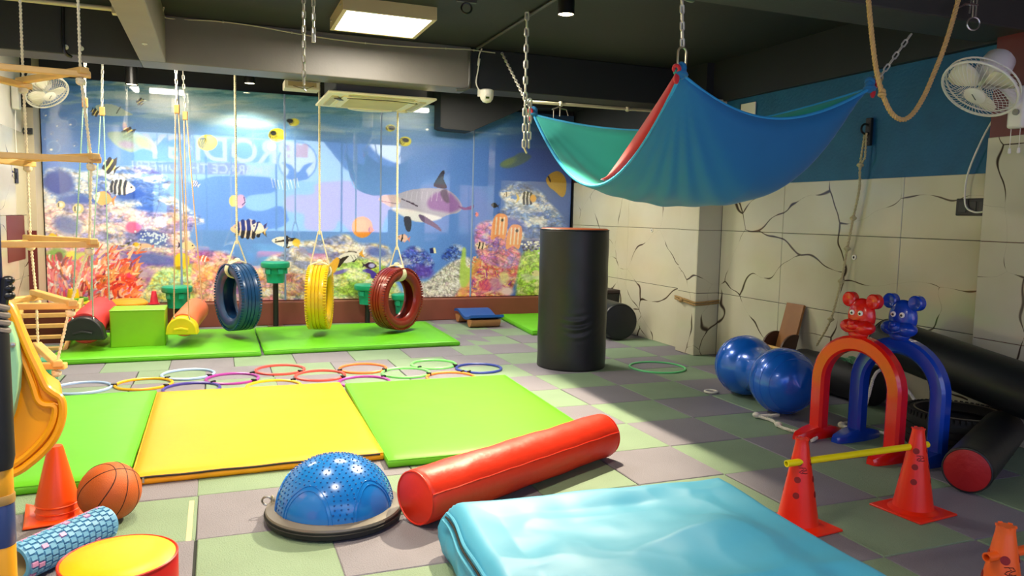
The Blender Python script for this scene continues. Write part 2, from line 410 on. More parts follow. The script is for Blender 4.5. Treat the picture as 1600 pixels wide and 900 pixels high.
# ------------------------------------------------------------------ the printed mural: colours computed here and stored on a fine grid
SC = 2; CX0, CX1, CY0, CY1 = 56, 896, 104, 488
Wc, Hc = (CX1 - CX0) * SC, (CY1 - CY0) * SC
PX, PY = np.meshgrid(CX0 + (np.arange(Wc) + .5) / SC, CY0 + (np.arange(Hc) + .5) / SC)
rs = np.random.RandomState(5)
def hx(h): h = h.lstrip('#'); return np.array([int(h[i:i + 2], 16) / 255 for i in (0, 2, 4)])
class Canvas:
    def __init__(s, base): s.a = base
    def win(s, x0, x1, y0, y1):
        i0 = max(0, int((x0 - CX0) * SC) - 2); i1 = min(Wc, int((x1 - CX0) * SC) + 3); j0 = max(0, int((y0 - CY0) * SC) - 2); j1 = min(Hc, int((y1 - CY0) * SC) + 3)
        return (slice(j0, j1), slice(i0, i1)) if i1 > i0 and j1 > j0 else None
    def mix(s, sl, m, col, al=1.0):
        m = (m * al)[..., None]; c = hx(col) if isinstance(col, str) else col
        s.a[sl] = s.a[sl] * (1 - m) + c * m
    def ell(s, cx, cy, rx, ry, col, ang=0, soft=.8, al=1.0):
        R = max(rx, ry) + 2; sl = s.win(cx - R, cx + R, cy - R, cy + R)
        if sl is None: return
        x, y = PX[sl] - cx, PY[sl] - cy; a = math.radians(ang); u = x * math.cos(a) + y * math.sin(a); v = -x * math.sin(a) + y * math.cos(a)
        d = (np.sqrt((u / rx) ** 2 + (v / ry) ** 2) - 1) * min(rx, ry)
        s.mix(sl, np.clip(.5 - d / soft, 0, 1), col, al)
    def poly(s, pts, col, al=1.0, smooth=0, soft=.7):
        if smooth: pts = [(p.x, p.y) for p in spline([(a, b, 0) for a, b in pts], smooth, True)]
        X = [p[0] for p in pts]; Y = [p[1] for p in pts]; sl = s.win(min(X) - 2, max(X) + 2, min(Y) - 2, max(Y) + 2)
        if sl is None: return
        x, y = PX[sl], PY[sl]; ins = np.zeros(x.shape, bool); dist = np.full(x.shape, 1e9); n = len(pts)
        for i in range(n):
            (x1, y1), (x2, y2) = pts[i], pts[(i + 1) % n]
            if y1 != y2: ins ^= ((y1 > y) != (y2 > y)) & (x < (x2 - x1) * (y - y1) / (y2 - y1) + x1)
            dx, dy = x2 - x1, y2 - y1; t = np.clip(((x - x1) * dx + (y - y1) * dy) / (dx * dx + dy * dy + 1e-9), 0, 1)
            dist = np.minimum(dist, np.hypot(x - x1 - t * dx, y - y1 - t * dy))
        d = np.where(ins, -dist, dist); m = np.clip(.5 - d / soft, 0, 1); s.mix(sl, m, col, al); return sl, m
    def stroke(s, pts, w0, w1, col, al=1.0):
        n = len(pts) - 1
        for i in range(n):
            (x1, y1), (x2, y2) = pts[i], pts[i + 1]; a, b = w0 + (w1 - w0) * i / n, w0 + (w1 - w0) * (i + 1) / n; R = max(a, b) + 1
            sl = s.win(min(x1, x2) - R, max(x1, x2) + R, min(y1, y2) - R, max(y1, y2) + R)
            if sl is None: continue
            x, y = PX[sl], PY[sl]; dx, dy = x2 - x1, y2 - y1; t = np.clip(((x - x1) * dx + (y - y1) * dy) / (dx * dx + dy * dy + 1e-9), 0, 1)
            d = np.hypot(x - x1 - t * dx, y - y1 - t * dy) - (a + (b - a) * t)
            s.mix(sl, np.clip(.5 - d / .7, 0, 1), col, al)
def vnoise(sx, sy, seed, PX=PX, PY=PY):
    q = np.random.RandomState(seed).rand(int(Hc / SC / sy) + 3, int(Wc / SC / sx) + 3)
    u = (PX - CX0) / sx; v = (PY - CY0) / sy; i, j = u.astype(int), v.astype(int); fu, fv = u - i, v - j; fu = fu * fu * (3 - 2 * fu); fv = fv * fv * (3 - 2 * fv)
    return (q[j, i] * (1 - fu) + q[j, i + 1] * fu) * (1 - fv) + (q[j + 1, i] * (1 - fu) + q[j + 1, i + 1] * fu) * fv
def fbm(sx, sy, seed, o=4, PX=PX, PY=PY): return sum(vnoise(max(2, sx / 2 ** k), max(2, sy / 2 ** k), seed + k, PX, PY) * .5 ** k for k in range(o)) / (2 - .5 ** (o - 1))
def worley(sx, sy, seed, sl):
    PX_, PY_ = PX[sl], PY[sl]
    q = np.random.RandomState(seed); ox, oy, idt = q.rand(256, 256), q.rand(256, 256), q.rand(256, 256)
    wx = (fbm(26, 26, seed + 50, 4, PX_, PY_) - .5) * 26; u = (PX_ + wx) / sx; v = (PY_ + wx * .6) / sy; ci, cj = np.floor(u).astype(int), np.floor(v).astype(int)
    best = np.full(u.shape, 9.0); bid = np.zeros(u.shape)
    for dj in (-1, 0, 1):
        for di in (-1, 0, 1):
            a, b = (ci + di) % 256, (cj + dj) % 256
            d = np.hypot(ci + di + ox[b, a] - u, cj + dj + oy[b, a] - v); m = d < best; best = np.where(m, d, best); bid = np.where(m, idt[b, a], bid)
    return best, bid
def lerp(a, b, t): return a + (b - a) * t[..., None]
g = np.clip((PY - 118 - (PX - 60) * .03) / 110, 0, 1)
left = np.clip((PX - 60) / 240, 0, 1)
top = lerp(lerp(np.broadcast_to(hx('#2f6cbc'), (*PX.shape, 3)), hx('#6fb0b4'), left), hx('#4a8f96'), np.clip((PX - 620) / 200, 0, 1))
mid = lerp(lerp(np.broadcast_to(hx('#4c82dc'), (*PX.shape, 3)), hx('#6a9cec'), left), hx('#4068bc'), np.clip((PX - 640) / 200, 0, 1))
base = lerp(top, mid, np.clip(g * 1.15, 0, 1))
st = fbm(46, 7, 11, 4); sm = np.clip((st - .52) * 5, 0, 1) * np.clip(1.15 - g * 1.3, 0, 1)
base = lerp(base, hx('#bcd3c8'), sm * .75)
st2 = fbm(30, 4, 31, 3); base = lerp(base, hx('#155a66'), np.clip((st2 - .55) * 5, 0, 1) * np.clip(1 - g * 1.6, 0, 1) * .6)
CV = Canvas(base.copy())
CV.poly([(180, 150), (260, 150), (330, 175), (420, 190), (420, 200), (320, 192), (230, 170)], '#cfdee0', .55, 5, 10)
CV.poly([(250, 140), (380, 160), (520, 200), (520, 206), (380, 178), (250, 160)], '#d8d8c8', .35, 5, 12)
# ---- reef bodies
def reef(poly, sx, sy, seed, pal, al=1.0, soft=5, shade=.62, deep=None):
    X = [p[0] for p in poly]; Y = [p[1] for p in poly]
    pts = [(p.x, p.y) for p in spline([(a, b, 0) for a, b in poly], 4, True)]
    res = TMP.poly(pts, '#ffffff', 0, 0, soft)
    if res is None: return
    sl, m = res; f1, bid = worley(sx, sy, seed, sl)
    g1, gid = worley(sx * .42, sy * .42, seed + 100, sl)
    P = np.array([hx(c) for c in pal]); zone = (bid * .55 + FB2[sl] * .9 + seed * .37) % 1.0; np_ = len(pal)
    ca = P[np.minimum((zone * np_).astype(int), np_ - 1)]; cb = P[np.minimum((gid * np_).astype(int), np_ - 1)]
    col = ca * .58 + cb * .42
    sh = np.clip(1.22 - shade * .62 * f1 ** 1.3 - .42 * g1 ** 1.4, .4, 1.3); up = .86 + .28 * FB[sl]
    col = col * (sh * up)[..., None]
    if deep: k_ = np.clip((FB3[sl] - .50) * 6, 0, 1) * .8; col = lerp(col, hx(deep) * (sh * up)[..., None], k_)
    k_ = np.clip((.40 - FB3[sl]) * 6, 0, 1) * .55; col = np.clip(lerp(col, np.array([1, .98, .95]), k_), 0, 1); m3 = (m * al)[..., None]
    CV.a[sl] = CV.a[sl] * (1 - m3) + col * m3
TMP = Canvas(np.zeros((Hc, Wc, 3))); FB = fbm(9, 9, 77, 3); FB2 = fbm(34, 20, 91, 4); FB3 = fbm(26, 11, 191, 4)
PW = ['#eef2f6', '#c3d6ee', '#8fb0e2', '#5f88d2', '#f4ece2', '#d9dcf0']
PP = ['#f7ddce', '#eac4d0', '#fff1e6', '#d7a6c0', '#b3b8e6', '#f2cdb4']
reef([(66, 276), (90, 262), (130, 268), (165, 262), (205, 260), (235, 262), (266, 282), (262, 300), (300, 330), (302, 352), (66, 352)], 13, 7, 1, PW, deep='#3c68c8')
CV.ell(92, 285, 24, 20, '#1c3fa6', 10, 8); CV.ell(120, 315, 30, 12, '#2c55bd', 5, 9); CV.ell(205, 305, 30, 9, '#2f57bb', -4, 8); CV.ell(235, 330, 26, 8, '#3560c4', 8, 8)
reef([(66, 330), (110, 318), (180, 322), (230, 330), (285, 334), (304, 345), (296, 372), (300, 410), (66, 410)], 12, 8, 2, PP, deep='#7a7fd0')
CV.ell(105, 352, 22, 14, '#4a63b8', 20, 8, .8); CV.ell(240, 372, 26, 12, '#2f4fb8', 15, 6, .8); CV.ell(208, 355, 12, 9, '#e06a9e', 0, 4)
for _ in range(60):
    x, y = rs.normal(244, 14), rs.normal(370, 7); CV.ell(x, y, 1.6, 1.6, '#cfe0f8', 0, 1)
for _ in range(50):
    x, y = rs.normal(205, 14), rs.normal(392, 5); CV.ell(x, y, 3.2, 1.5, rs.choice(['#3a3a30', '#e9d9b0', '#7a6a40']), rs.uniform(-40, 40), 1)
# lower left carpet of coral
reef([(66, 395), (120, 385), (200, 388), (270, 395), (330, 392), (360, 398), (420, 430), (470, 452), (470, 482), (66, 482)], 11, 8, 3, ['#f3a0a8', '#e79ab8', '#f5c9a8', '#b98ad0', '#f2e3a8', '#e7b0c8'], deep='#8a58c0')
CV.ell(240, 405, 50, 10, '#4a50c0', 8, 8, .85); CV.ell(225, 428, 26, 9, '#a05ac0', 8, 7, .7); CV.ell(206, 430, 10, 12, '#dd1f58', 0, 4)
reef([(232, 445), (245, 425), (270, 418), (300, 412), (345, 440), (345, 482), (220, 482)], 9, 8, 4, ['#d7ea9a', '#b9e0b0', '#f0ea70', '#e8c850', '#a8d8b8'])
reef([(300, 415), (330, 402), (362, 412), (372, 440), (350, 478), (310, 478)], 10, 9, 5, ['#f2b27a', '#f39a60', '#f6cfa2', '#ec86a0', '#f0b0c0'])
CV.ell(88, 398, 16, 10, '#7fb04a', 0, 6); CV.ell(112, 399, 9, 7, '#ece23a', 0, 4); CV.ell(92, 402, 6, 8, '#7a2438', 0, 3); CV.ell(128, 402, 12, 8, '#c8cf48', 0, 5)
# pink and orange finger coral
for k in range(330):
    x = rs.uniform(72, 214); y = rs.uniform(412, 476); t = (x - 72) / 140
    col = rs.choice(['#f0587a', '#f47a98', '#ffd0c0', '#e03a60', '#fa9a90', '#ffffff'] if rs.rand() > t * 1.1 else ['#f26a3a', '#f58a58', '#e8502e', '#ffc09a', '#d83a30'])
    a = math.radians(rs.normal(-90 + (x - 135) * .45, 26)); L_ = rs.uniform(7, 19)
    if rs.rand() < .12: col = '#8a2040'
    CV.stroke([(x, y), (x + math.cos(a) * L_ * .6, y + math.sin(a) * L_ * .6), (x + math.cos(a + .2) * L_, y + math.sin(a + .2) * L_)], 2.2, 1.0, col)
for k in range(70):
    x, y = rs.uniform(150, 215), rs.uniform(392, 452); a = math.radians(rs.normal(-25, 30)); L_ = rs.uniform(8, 18)
    CV.stroke([(x, y), (x + math.cos(a) * L_, y + math.sin(a) * L_)], 2.0, .8, rs.choice(['#f26a3a', '#f7925e', '#e6502c', '#ffc8a8', '#d43a2a']))
# middle of the wall
reef([(400, 430), (420, 402), (445, 395), (470, 378), (500, 375), (540, 366), (560, 380), (600, 382), (612, 400), (600, 420), (560, 425), (480, 440), (430, 470), (400, 470)], 12, 8, 6, ['#eef0f2', '#dcd2e2', '#f2e2c8', '#c6cfe8', '#e2c890', '#f6e6da'], deep='#6f86d0')
CV.ell(490, 394, 28, 8, '#5f74c8', 3, 7, .8); CV.ell(590, 394, 18, 8, '#4664c4', 10, 6, .8)
reef([(395, 440), (430, 422), (470, 428), (520, 436), (520, 482), (395, 482)], 9, 8, 7, ['#f4b8c0', '#f2cf98', '#b8a0d8', '#f6e2d8', '#8f86d0', '#e8b070'], deep='#d87a90')
reef([(505, 440), (520, 418), (560, 404), (600, 414), (618, 440), (625, 482), (500, 482)], 10, 7, 8, ['#d8e860', '#b8dc70', '#e8e890', '#c8d860', '#f0f0c0', '#a8d090'], deep='#8fbf40')
reef([(620, 412), (640, 386), (665, 392), (678, 412), (668, 432), (640, 436)], 6, 6, 9, ['#5a78d8', '#3f5cc8', '#8a6ad8', '#a8c0f0', '#3a4ab8'], shade=.8)
CV.ell(662, 424, 16, 9, '#6f3fb8', 20, 6, .6)
reef([(625, 470), (640, 436), (665, 440), (690, 420), (720, 402), (745, 410), (735, 440), (720, 474), (660, 482), (625, 482)], 5, 5, 10, ['#f4f2ea', '#d8dcc8', '#e8e0d0', '#f8f8f4', '#b8b8a0', '#d8b8d0'], shade=.95)
reef([(690, 402), (705, 384), (722, 384), (726, 398), (705, 408)], 5, 5, 12, ['#3a62c8', '#7aa0e8', '#b8d0f8', '#2a48b0'], shade=.9)
reef([(712, 470), (735, 430), (750, 402), (770, 396), (800, 400), (812, 420), (800, 452), (780, 474)], 9, 7, 13, ['#f0905a', '#e8687a', '#f4b070', '#d85a90', '#f2d0a0', '#e07858'])
for _ in range(80):
    x, y = rs.uniform(735, 800), rs.uniform(400, 455); a = rs.uniform(0, 6.3); CV.stroke([(x, y), (x + 7 * math.cos(a), y + 7 * math.sin(a))], 1.1, .5, rs.choice(['#e86a50', '#c83a70', '#f8c890', '#8a3aa0']))
CV.poly([(712, 470), (742, 408), (752, 410), (735, 440), (728, 472)], '#f2b048', .7, 3, 6)
CV.poly([(718, 440), (722, 392), (728, 390), (728, 415), (738, 422), (728, 448)], '#b8dc58', .85, 3, 3)
reef([(770, 345), (790, 320), (780, 300), (810, 285), (840, 296), (862, 320), (884, 348), (886, 395), (840, 392), (800, 372)], 12, 7, 14, PW, deep='#3f62b8')
CV.ell(800, 350, 20, 10, '#4a52b8', 15, 8, .8); CV.ell(838, 382, 24, 9, '#2f3f98', 5, 7, .8)
reef([(742, 360), (760, 345), (782, 352), (800, 380), (815, 400), (800, 420), (750, 405)], 9, 7, 15, ['#e89aa0', '#c87ac0', '#8a70d0', '#f4c0a8', '#d8688a'])
reef([(806, 470), (808, 430), (818, 395), (842, 382), (862, 400), (886, 410), (886, 482), (806, 482)], 10, 8, 16, ['#b8e040', '#cdea6a', '#9ad048', '#e0f0a0', '#a8d860'])
for _ in range(60):
    x, y = rs.uniform(815, 850), rs.normal(384, 4); CV.ell(x, y, 2, 1.6, rs.choice(['#f4f4f0', '#28284a', '#8080c0']), 0, .8)
CV.ell(775, 445, 12, 12, '#c890c8', 0, 6, .7); CV.ell(758, 447, 9, 10, '#e8587a', 0, 5, .7); CV.ell(788, 434, 8, 10, '#e8e8a0', 0, 5, .8); CV.ell(792, 455, 10, 7, '#f2d8d8', 0, 5)
# ---- fish
def fish(cx, cy, L_, h, ang, body, tail=None, stripes=(), fin=None, flip=1, head=None, eye=True, sw=.10, scol='#1a1a22', dorsal=0):
    a = math.radians(ang); ca, sa = math.cos(a), math.sin(a)
    def q(u, v): u *= flip; return (cx + (u * ca - v * sa), cy + (u * sa + v * ca))
    hl = L_ / 2
    CV.poly([q(hl * .62, 0), q(hl * 1.12, -h * .42), q(hl * 1.0, 0), q(hl * 1.12, h * .42)], tail or body, 1, 0)
    if fin: CV.poly([q(-hl * .3, -h * .3), q(hl * .1, -h * (.62 + dorsal)), q(hl * .62, -h * .35), q(hl * .6, 0)], fin); CV.poly([q(-hl * .1, h * .3), q(hl * .3, h * .62), q(hl * .6, h * .25)], fin)
    bp = [q(-hl, .04 * h), q(-hl * .62, -.34 * h), q(-.1 * hl, -.5 * h), q(.45 * hl, -.34 * h), q(.75 * hl, -.08 * h), q(.75 * hl, .08 * h), q(.45 * hl, .34 * h), q(-.1 * hl, .5 * h), q(-hl * .62, .32 * h)]
    CV.poly(bp, body, 1, 4)
    if head: CV.poly([q(-hl, .04 * h), q(-hl * .62, -.33 * h), q(-hl * .42, -.3 * h), q(-hl * .46, .3 * h), q(-hl * .62, .3 * h)], head, 1, 3)
    for s in stripes:
        e = .5 * h * math.sqrt(max(.02, 1 - (s / .95) ** 2)) * .95; CV.stroke([q(s * hl, -e), q((s + .06) * hl, 0), q(s * hl, e)], L_ * sw * .5, L_ * sw * .5, scol)
    if eye: x, y = q(-hl * .68, -.08 * h); CV.ell(x, y, max(.8, h * .07), max(.8, h * .07), '#101010', 0, .6)
BK = '#16161e'
def moorish(cx, cy, s, ang, fl_=1): fish(cx, cy, 22 * s, 20 * s, ang, '#f2e27a', BK, (-.55, .25), '#2a2620', fl_, '#f6f2dc', True, .26, BK, .2)
moorish(149, 175, .6, 30, -1); moorish(200, 208, .85, 60); moorish(172, 259, 1.05, 35); moorish(219, 159, .5, 50)
CV.poly([(150, 165), (175, 163), (200, 175), (206, 180), (170, 181), (155, 175)], '#9fb8b0', 1, 4); CV.stroke([(182, 177), (188, 167)], .7, .7, '#33403c')
CV.poly([(168, 208), (190, 206), (215, 208), (238, 222), (246, 240), (225, 232), (205, 238), (180, 226)], '#9fb9a8', .9, 4, 3); CV.ell(222, 222, 14, 7, '#c8d878', 35, 6, .8); CV.ell(198, 226, 12, 6, '#a896c8', 10, 5, .8)
for (bx, by, br) in ((74, 178, 7), (91, 195, 5), (113, 192, 8), (81, 208, 3.5), (84, 230, 11), (118, 226, 5), (90, 219, 3), (71, 216, 3)):
    CV.ell(bx, by, br, br * .95, '#9cc0ee', 0, 1.5, .35); CV.ell(bx, by, br * .82, br * .78, '#3f70c8', 0, 1.5, .5); CV.ell(bx - br * .35, by + br * .35, br * .22, br * .16, '#ffffff', 0, 1)
fish(190, 293, 44, 22, 6, '#f2ebe4', '#dfe6ea', (-.25, .1, .42, .68), '#c8d4e4', -1, None, True, .1)
fish(162, 310, 34, 22, 12, '#f0b060', '#e88a40', (), '#5a30a0', 1, '#f7ece4', True)
for (x, y, r_) in ((95, 320, 6), (122, 326, 8)): CV.ell(x, y, r_ + 1, r_, '#d8cc90', 0, 1); CV.ell(x, y, r_ * .6, r_ * .55, '#f4ece0', 0, 2); CV.stroke([(x - r_ * .6, y - r_ * .4), (x - r_ * .6, y + r_ * .4)], .8, .8, '#3a3020')
fish(82, 369, 14, 10, -10, '#f0d030', '#e8b820'); fish(292, 384, 26, 14, 5, '#f0d8a8', '#4a3040', (.7,), None, -1); fish(318, 404, 20, 9, 18, '#ee7048', '#f0a070', (-.3, .2), None, -1, None, True, .1, '#ffffff')
CV.ell(284, 408, 12, 13, '#f2d21e', 0, 2); CV.ell(280, 419, 6, 3, '#a06a10', 0, 2); fish(213, 382, 12, 7, 0, '#f0c030'); fish(228, 384, 24, 7, 4, '#f2b8a0', '#e88080')
def butter(cx, cy, L_, h): 
    CV.ell(cx, cy, L_ / 2, h / 2, '#e6dc2a', 0, 1.2); CV.ell(cx + L_ * .12, cy - h * .12, L_ * .3, h * .24, '#f4ee6a', 0, 5, .6); CV.ell(cx - L_ * .22, cy, L_ * .26, h * .34, '#4a4a30', 0, 1.5, .85)
    for k in range(5): x = cx - L_ * .4 + k * L_ * .09; CV.stroke([(x, cy - h * .2), (x + 3, cy + h * .28)], .5, .5, '#e8e030')
butter(324, 223, 31, 25); butter(433, 211, 27, 21); butter(459, 191, 17, 12); butter(610, 200, 15, 11); butter(633, 221, 19, 15)
for (x, y) in ((427, 208), (453, 189), (612, 200), (634, 219)): CV.ell(x, y, 5, 3.4, '#20261c', 10, 1.5)
fish(305, 287, 14, 10, 30, '#d8e0ee', None, (-.3, .1, .5), None, 1, None, True, .1, '#6878a8')
CV.ell(365, 314, 7, 9, '#eedc6a', 0, 1.5); CV.ell(376, 314, 8, 10, '#dcb0cc', 0, 2); CV.stroke([(381, 308), (383, 316), (379, 320)], .7, .7, '#302848'); CV.ell(375, 323, 4, 2, '#efc0d0', 0, 1.5)
fish(387, 358, 54, 27, 2, '#f2dcc0', '#3a2a28', (-.62, -.3, .02, .34, .62), '#d8c8b8', 1, '#f2c890', True, .11)
CV.ell(424, 229, 7, 6, '#d8d4d0', 0, 2); fish(445, 378, 42, 16, 8, '#f2efe6', '#f0c020', (.1,), '#28241e', 1, None, True, .12); CV.stroke([(430, 378), (460, 374)], .8, 2.6, '#201c18'); CV.ell(463, 379, 6, 6, '#f0c82a', 0, 2)
fish(404, 357, 24, 18, 20, '#f2e6c0', '#e8c878', (-.35,), None, 1)
for k in range(9): CV.stroke([(424 + k * 5, 284 - abs(k - 4) * 1.3), (427 + k * 5, 297 - abs(k - 4))], .8, .4, '#dfe8f4', .8)
CV.ell(566, 355, 16, 16.5, '#f49a30', 0, 1.5); CV.ell(563, 352, 11, 11, '#f8b04e', 0, 8, .8); CV.ell(579, 359, 3.2, 4.5, '#5a2418', 0, 1.2); CV.poly([(578, 352), (585, 360), (577, 366)], '#e8802a')
# diver-sized wrasse trio low in the middle
fish(545, 402, 44, 16, -14, '#efece2', '#f0b030', (), '#3a3630', 1); CV.poly([(526, 415), (532, 404), (545, 400), (538, 408), (530, 418)], '#28281e', 1, 3); CV.poly([(512, 418), (526, 402), (530, 410), (520, 430)], '#f5b83a', 1, 3)
for k in range(4): CV.stroke([(548 + k * 5, 399), (553 + k * 5, 407)], .5, .5, '#8a8a80')
fish(578, 415, 22, 11, 4, '#2a2040', '#2a2040', (), None, -1); CV.ell(581, 415, 5, 3.4, '#b8b8f0', 0, 1.4); CV.poly([(566, 424), (575, 420), (588, 427), (588, 436), (580, 434), (578, 428)], '#4a3cb0', 1, 4); CV.ell(532, 425, 12, 3, '#7a70c8', -18, 2)
fish(630, 372, 20, 11, 10, '#f2c8b8', '#e08a80', (-.2,), '#e8a8a0', 1)
CV.poly([(672, 388), (680, 387), (682, 396), (673, 396)], '#f2eec0'); CV.poly([(671, 388), (677, 387), (678, 396), (672, 396)], '#1c2260')
fish(752, 384, 20, 10, 12, '#f0d8b8', '#d89a60', (-.35, .2), None, 1); fish(773, 321, 12, 8, 15, '#24242c', '#24242c'); fish(792, 304, 10, 8, 0, '#efe4d0', None, (-.2,)); fish(745, 335, 5, 8, 0, '#e88070')
# long-nosed butterflies, bannerfish, tang
def copper(cx, cy, s, ang):
    a = math.radians(ang)
    CV.poly([(cx - 13 * s, cy + 20 * s), (cx - 10 * s, cy - 8 * s), (cx - 2 * s, cy - 20 * s), (cx + 12 * s, cy - 17 * s), (cx + 13 * s, cy), (cx + 8 * s, cy + 20 * s), (cx - 2 * s, cy + 15 * s)], '#f4a068', 1, 4)
    for k in (-6, 0, 6): CV.stroke([(cx + k * s + 2, cy - 14 * s), (cx + k * s, cy + 12 * s)], 1.3 * s, 1.0 * s, '#f6dcc4')
    CV.ell(cx + 5 * s, cy - 10 * s, 2, 2.4, '#201a18', 0, 1)
copper(780, 354, 1.0, 0); copper(803, 370, .95, 0)
fish(823, 310, 30, 19, 2, '#f4f2ea', '#e8c860', (-.45, -.1, .25), '#e8e4d8', -1, None, True, .12); CV.ell(833, 310, 5, 6, '#e8a838', 0, 2)
CV.poly([(853, 280), (862, 270), (874, 268), (884, 280), (884, 300), (878, 308), (866, 298), (858, 292)], '#c89a20', 1, 5); CV.stroke([(857, 276), (860, 284)], 1.4, 1.0, '#22221a')
CV.poly([(782, 255), (800, 246), (815, 238), (830, 244), (820, 254), (800, 262), (786, 262)], '#5f7a70', .9, 4, 3); CV.ell(795, 253, 12, 5, '#8aa060', -25, 4, .7)
fish(838, 427, 16, 10, 0, '#f2e8b0', '#b060a0')
# dolphin
CV.poly([(592, 312), (598, 305), (618, 304), (640, 297), (668, 294), (696, 296), (712, 306), (722, 322), (716, 332), (700, 336), (676, 345), (650, 346), (632, 338), (616, 328), (600, 318)], '#aeb0c6', 1, 5)
CV.poly([(668, 315), (680, 302), (700, 300), (714, 312), (720, 324), (706, 332), (690, 330), (672, 326)], '#8a5aa8', .8, 4, 5)
CV.poly([(612, 326), (632, 326), (660, 332), (690, 340), (672, 346), (650, 346), (630, 338)], '#e9ebf2', 1, 4, 3)
CV.poly([(592, 312), (599, 306), (618, 305), (626, 314), (616, 324), (602, 318)], '#d6b496', .9, 4, 2); CV.stroke([(596, 314), (622, 319)], .6, .6, '#6a5040')
CV.stroke([(628, 311), (640, 316), (652, 322)], .7, 1.1, '#2c2a38'); CV.ell(645, 318, 2, 1.3, '#181820', 0, .8)
for k in range(9): CV.stroke([(636 + k * 8, 300), (634 + k * 8, 314)], .6, .4, '#c9cade', .7)
CV.poly([(678, 291), (684, 277), (691, 267), (695, 268), (693, 280), (698, 294)], '#1c1c26', 1, 3); CV.poly([(688, 300), (698, 296), (702, 316), (694, 314)], '#3a3448', .8, 3, 3)
CV.poly([(654, 336), (662, 337), (684, 352), (690, 362), (676, 354), (660, 346)], '#6a5a80', 1, 3); CV.poly([(631, 340), (641, 339), (643, 352), (640, 362), (634, 358)], '#3c4050', 1, 3)
CV.poly([(716, 322), (728, 324), (740, 320), (738, 327), (724, 328)], '#7a4a8a', 1, 3)
# shadow over the upper right end, painted into the print
d_ = np.clip((PX - 760) / 120, 0, 1) * np.clip((300 - PY) / 90, 0, 1); CV.a = lerp(CV.a, hx('#12244e'), d_ * .7)
gr = rs.rand(Hc, Wc) * .05 - .025; CV.a = np.clip((CV.a + gr[..., None] - .5) * 1.06 + .5, 0, 1) ** .97
lin = np.where(CV.a <= .04045, CV.a / 12.92, ((CV.a + .055) / 1.055) ** 2.4).astype(np.float32)

TILT = math.tan(math.radians(1.45)); MZ0, MZ1 = .272, 2.6
def mural_y(z): return 9.078 - (z - MZ0) * TILT
vcol('mural_print', .35, 1.0, 2.5)
mural = T('mural', 'large glossy printed coral reef mural with a dolphin covering the back wall', 'mural', (1.3, 9.09, .27))
def grid_obj(name, x0, x1, z0, z1, step, yf, colf, mat, parent, attr='print', thick=.006):
    nx, nz = int((x1 - x0) / step) + 2, int((z1 - z0) / step) + 2
    X, Z = np.meshgrid(np.linspace(x0, x1, nx), np.linspace(z0, z1, nz)); Y = yf(Z)
    co = np.stack([X, Y, Z], -1).reshape(-1, 3); lo = np.array(parent.location)
    idx = np.arange(nx * nz).reshape(nz, nx); a, b, c, d = idx[:-1, :-1], idx[:-1, 1:], idx[1:, 1:], idx[1:, :-1]
    q = np.stack([a, b, c, d], -1).reshape(-1, 4)
    me = bpy.data.meshes.new(name); nb = len(co)
    rim = np.concatenate([idx[0, :], idx[1:, -1], idx[-1, -2::-1], idx[-2:0:-1, 0]]); back = co[rim] + np.array([0, thick, 0])
    co2 = np.concatenate([co, back]); k = len(rim); i = np.arange(k); sq = np.stack([rim[i], nb + i, nb + (i + 1) % k, rim[(i + 1) % k]], -1)
    q = np.concatenate([q, sq]); me.vertices.add(len(co2)); me.vertices.foreach_set('co', (co2 - lo).astype(np.float32).ravel())
    me.loops.add(len(q) * 4); me.loops.foreach_set('vertex_index', q.astype(np.int32).ravel())
    me.polygons.add(len(q)); me.polygons.foreach_set('loop_start', (np.arange(len(q)) * 4).astype(np.int32)); me.polygons.foreach_set('loop_total', np.full(len(q), 4, np.int32))
    me.update(calc_edges=True); at = me.color_attributes.new(attr, 'FLOAT_COLOR', 'POINT')
    cc = colf(co2); at.data.foreach_set('color', np.concatenate([cc, np.ones((len(cc), 1))], 1).astype(np.float32).ravel())
    me.materials.append(MATS[mat]); o = bpy.data.objects.new(name, me); COL.objects.link(o); o.parent = parent
    return o
def mural_col(co):
    px, py = proj(co.astype(float)); u = np.clip((px - CX0) * SC, 0, Wc - 2); v = np.clip((py - CY0) * SC, 0, Hc - 2); i, j = u.astype(int), v.astype(int)
    return lin[j, i]
seams = [-1.645, -.43, .68, 1.80, 2.92, 4.335]
seams = [-1.645, -.36, .735, 1.83, 2.98, 4.335]
for q in range(5):
    grid_obj('mural_panel', seams[q] + .0015, seams[q + 1] - .0015, MZ0, MZ1 if q < 4 else 2.6, .0064, mural_y, mural_col, 'mural_print', mural)
# joint strips between the printed sheets
for q in range(1, 5):
    MB().add([(seams[q] - .006, mural_y(MZ0) - .004, MZ0), (seams[q] + .006, mural_y(MZ0) - .004, MZ0), (seams[q] + .006, mural_y(MZ1) - .004, MZ1), (seams[q] - .006, mural_y(MZ1) - .004, MZ1),
              (seams[q] - .012, mural_y(MZ0) + .001, MZ0), (seams[q] + .012, mural_y(MZ0) + .001, MZ0), (seams[q] + .012, mural_y(MZ1) + .001, MZ1), (seams[q] - .012, mural_y(MZ1) + .001, MZ1)],
             [(0, 1, 2, 3), (4, 0, 3, 7), (1, 5, 6, 2)]).build('joint_strip', M('clear_strip', '#7f98c0', .12, 0, .02), mural, world=True)

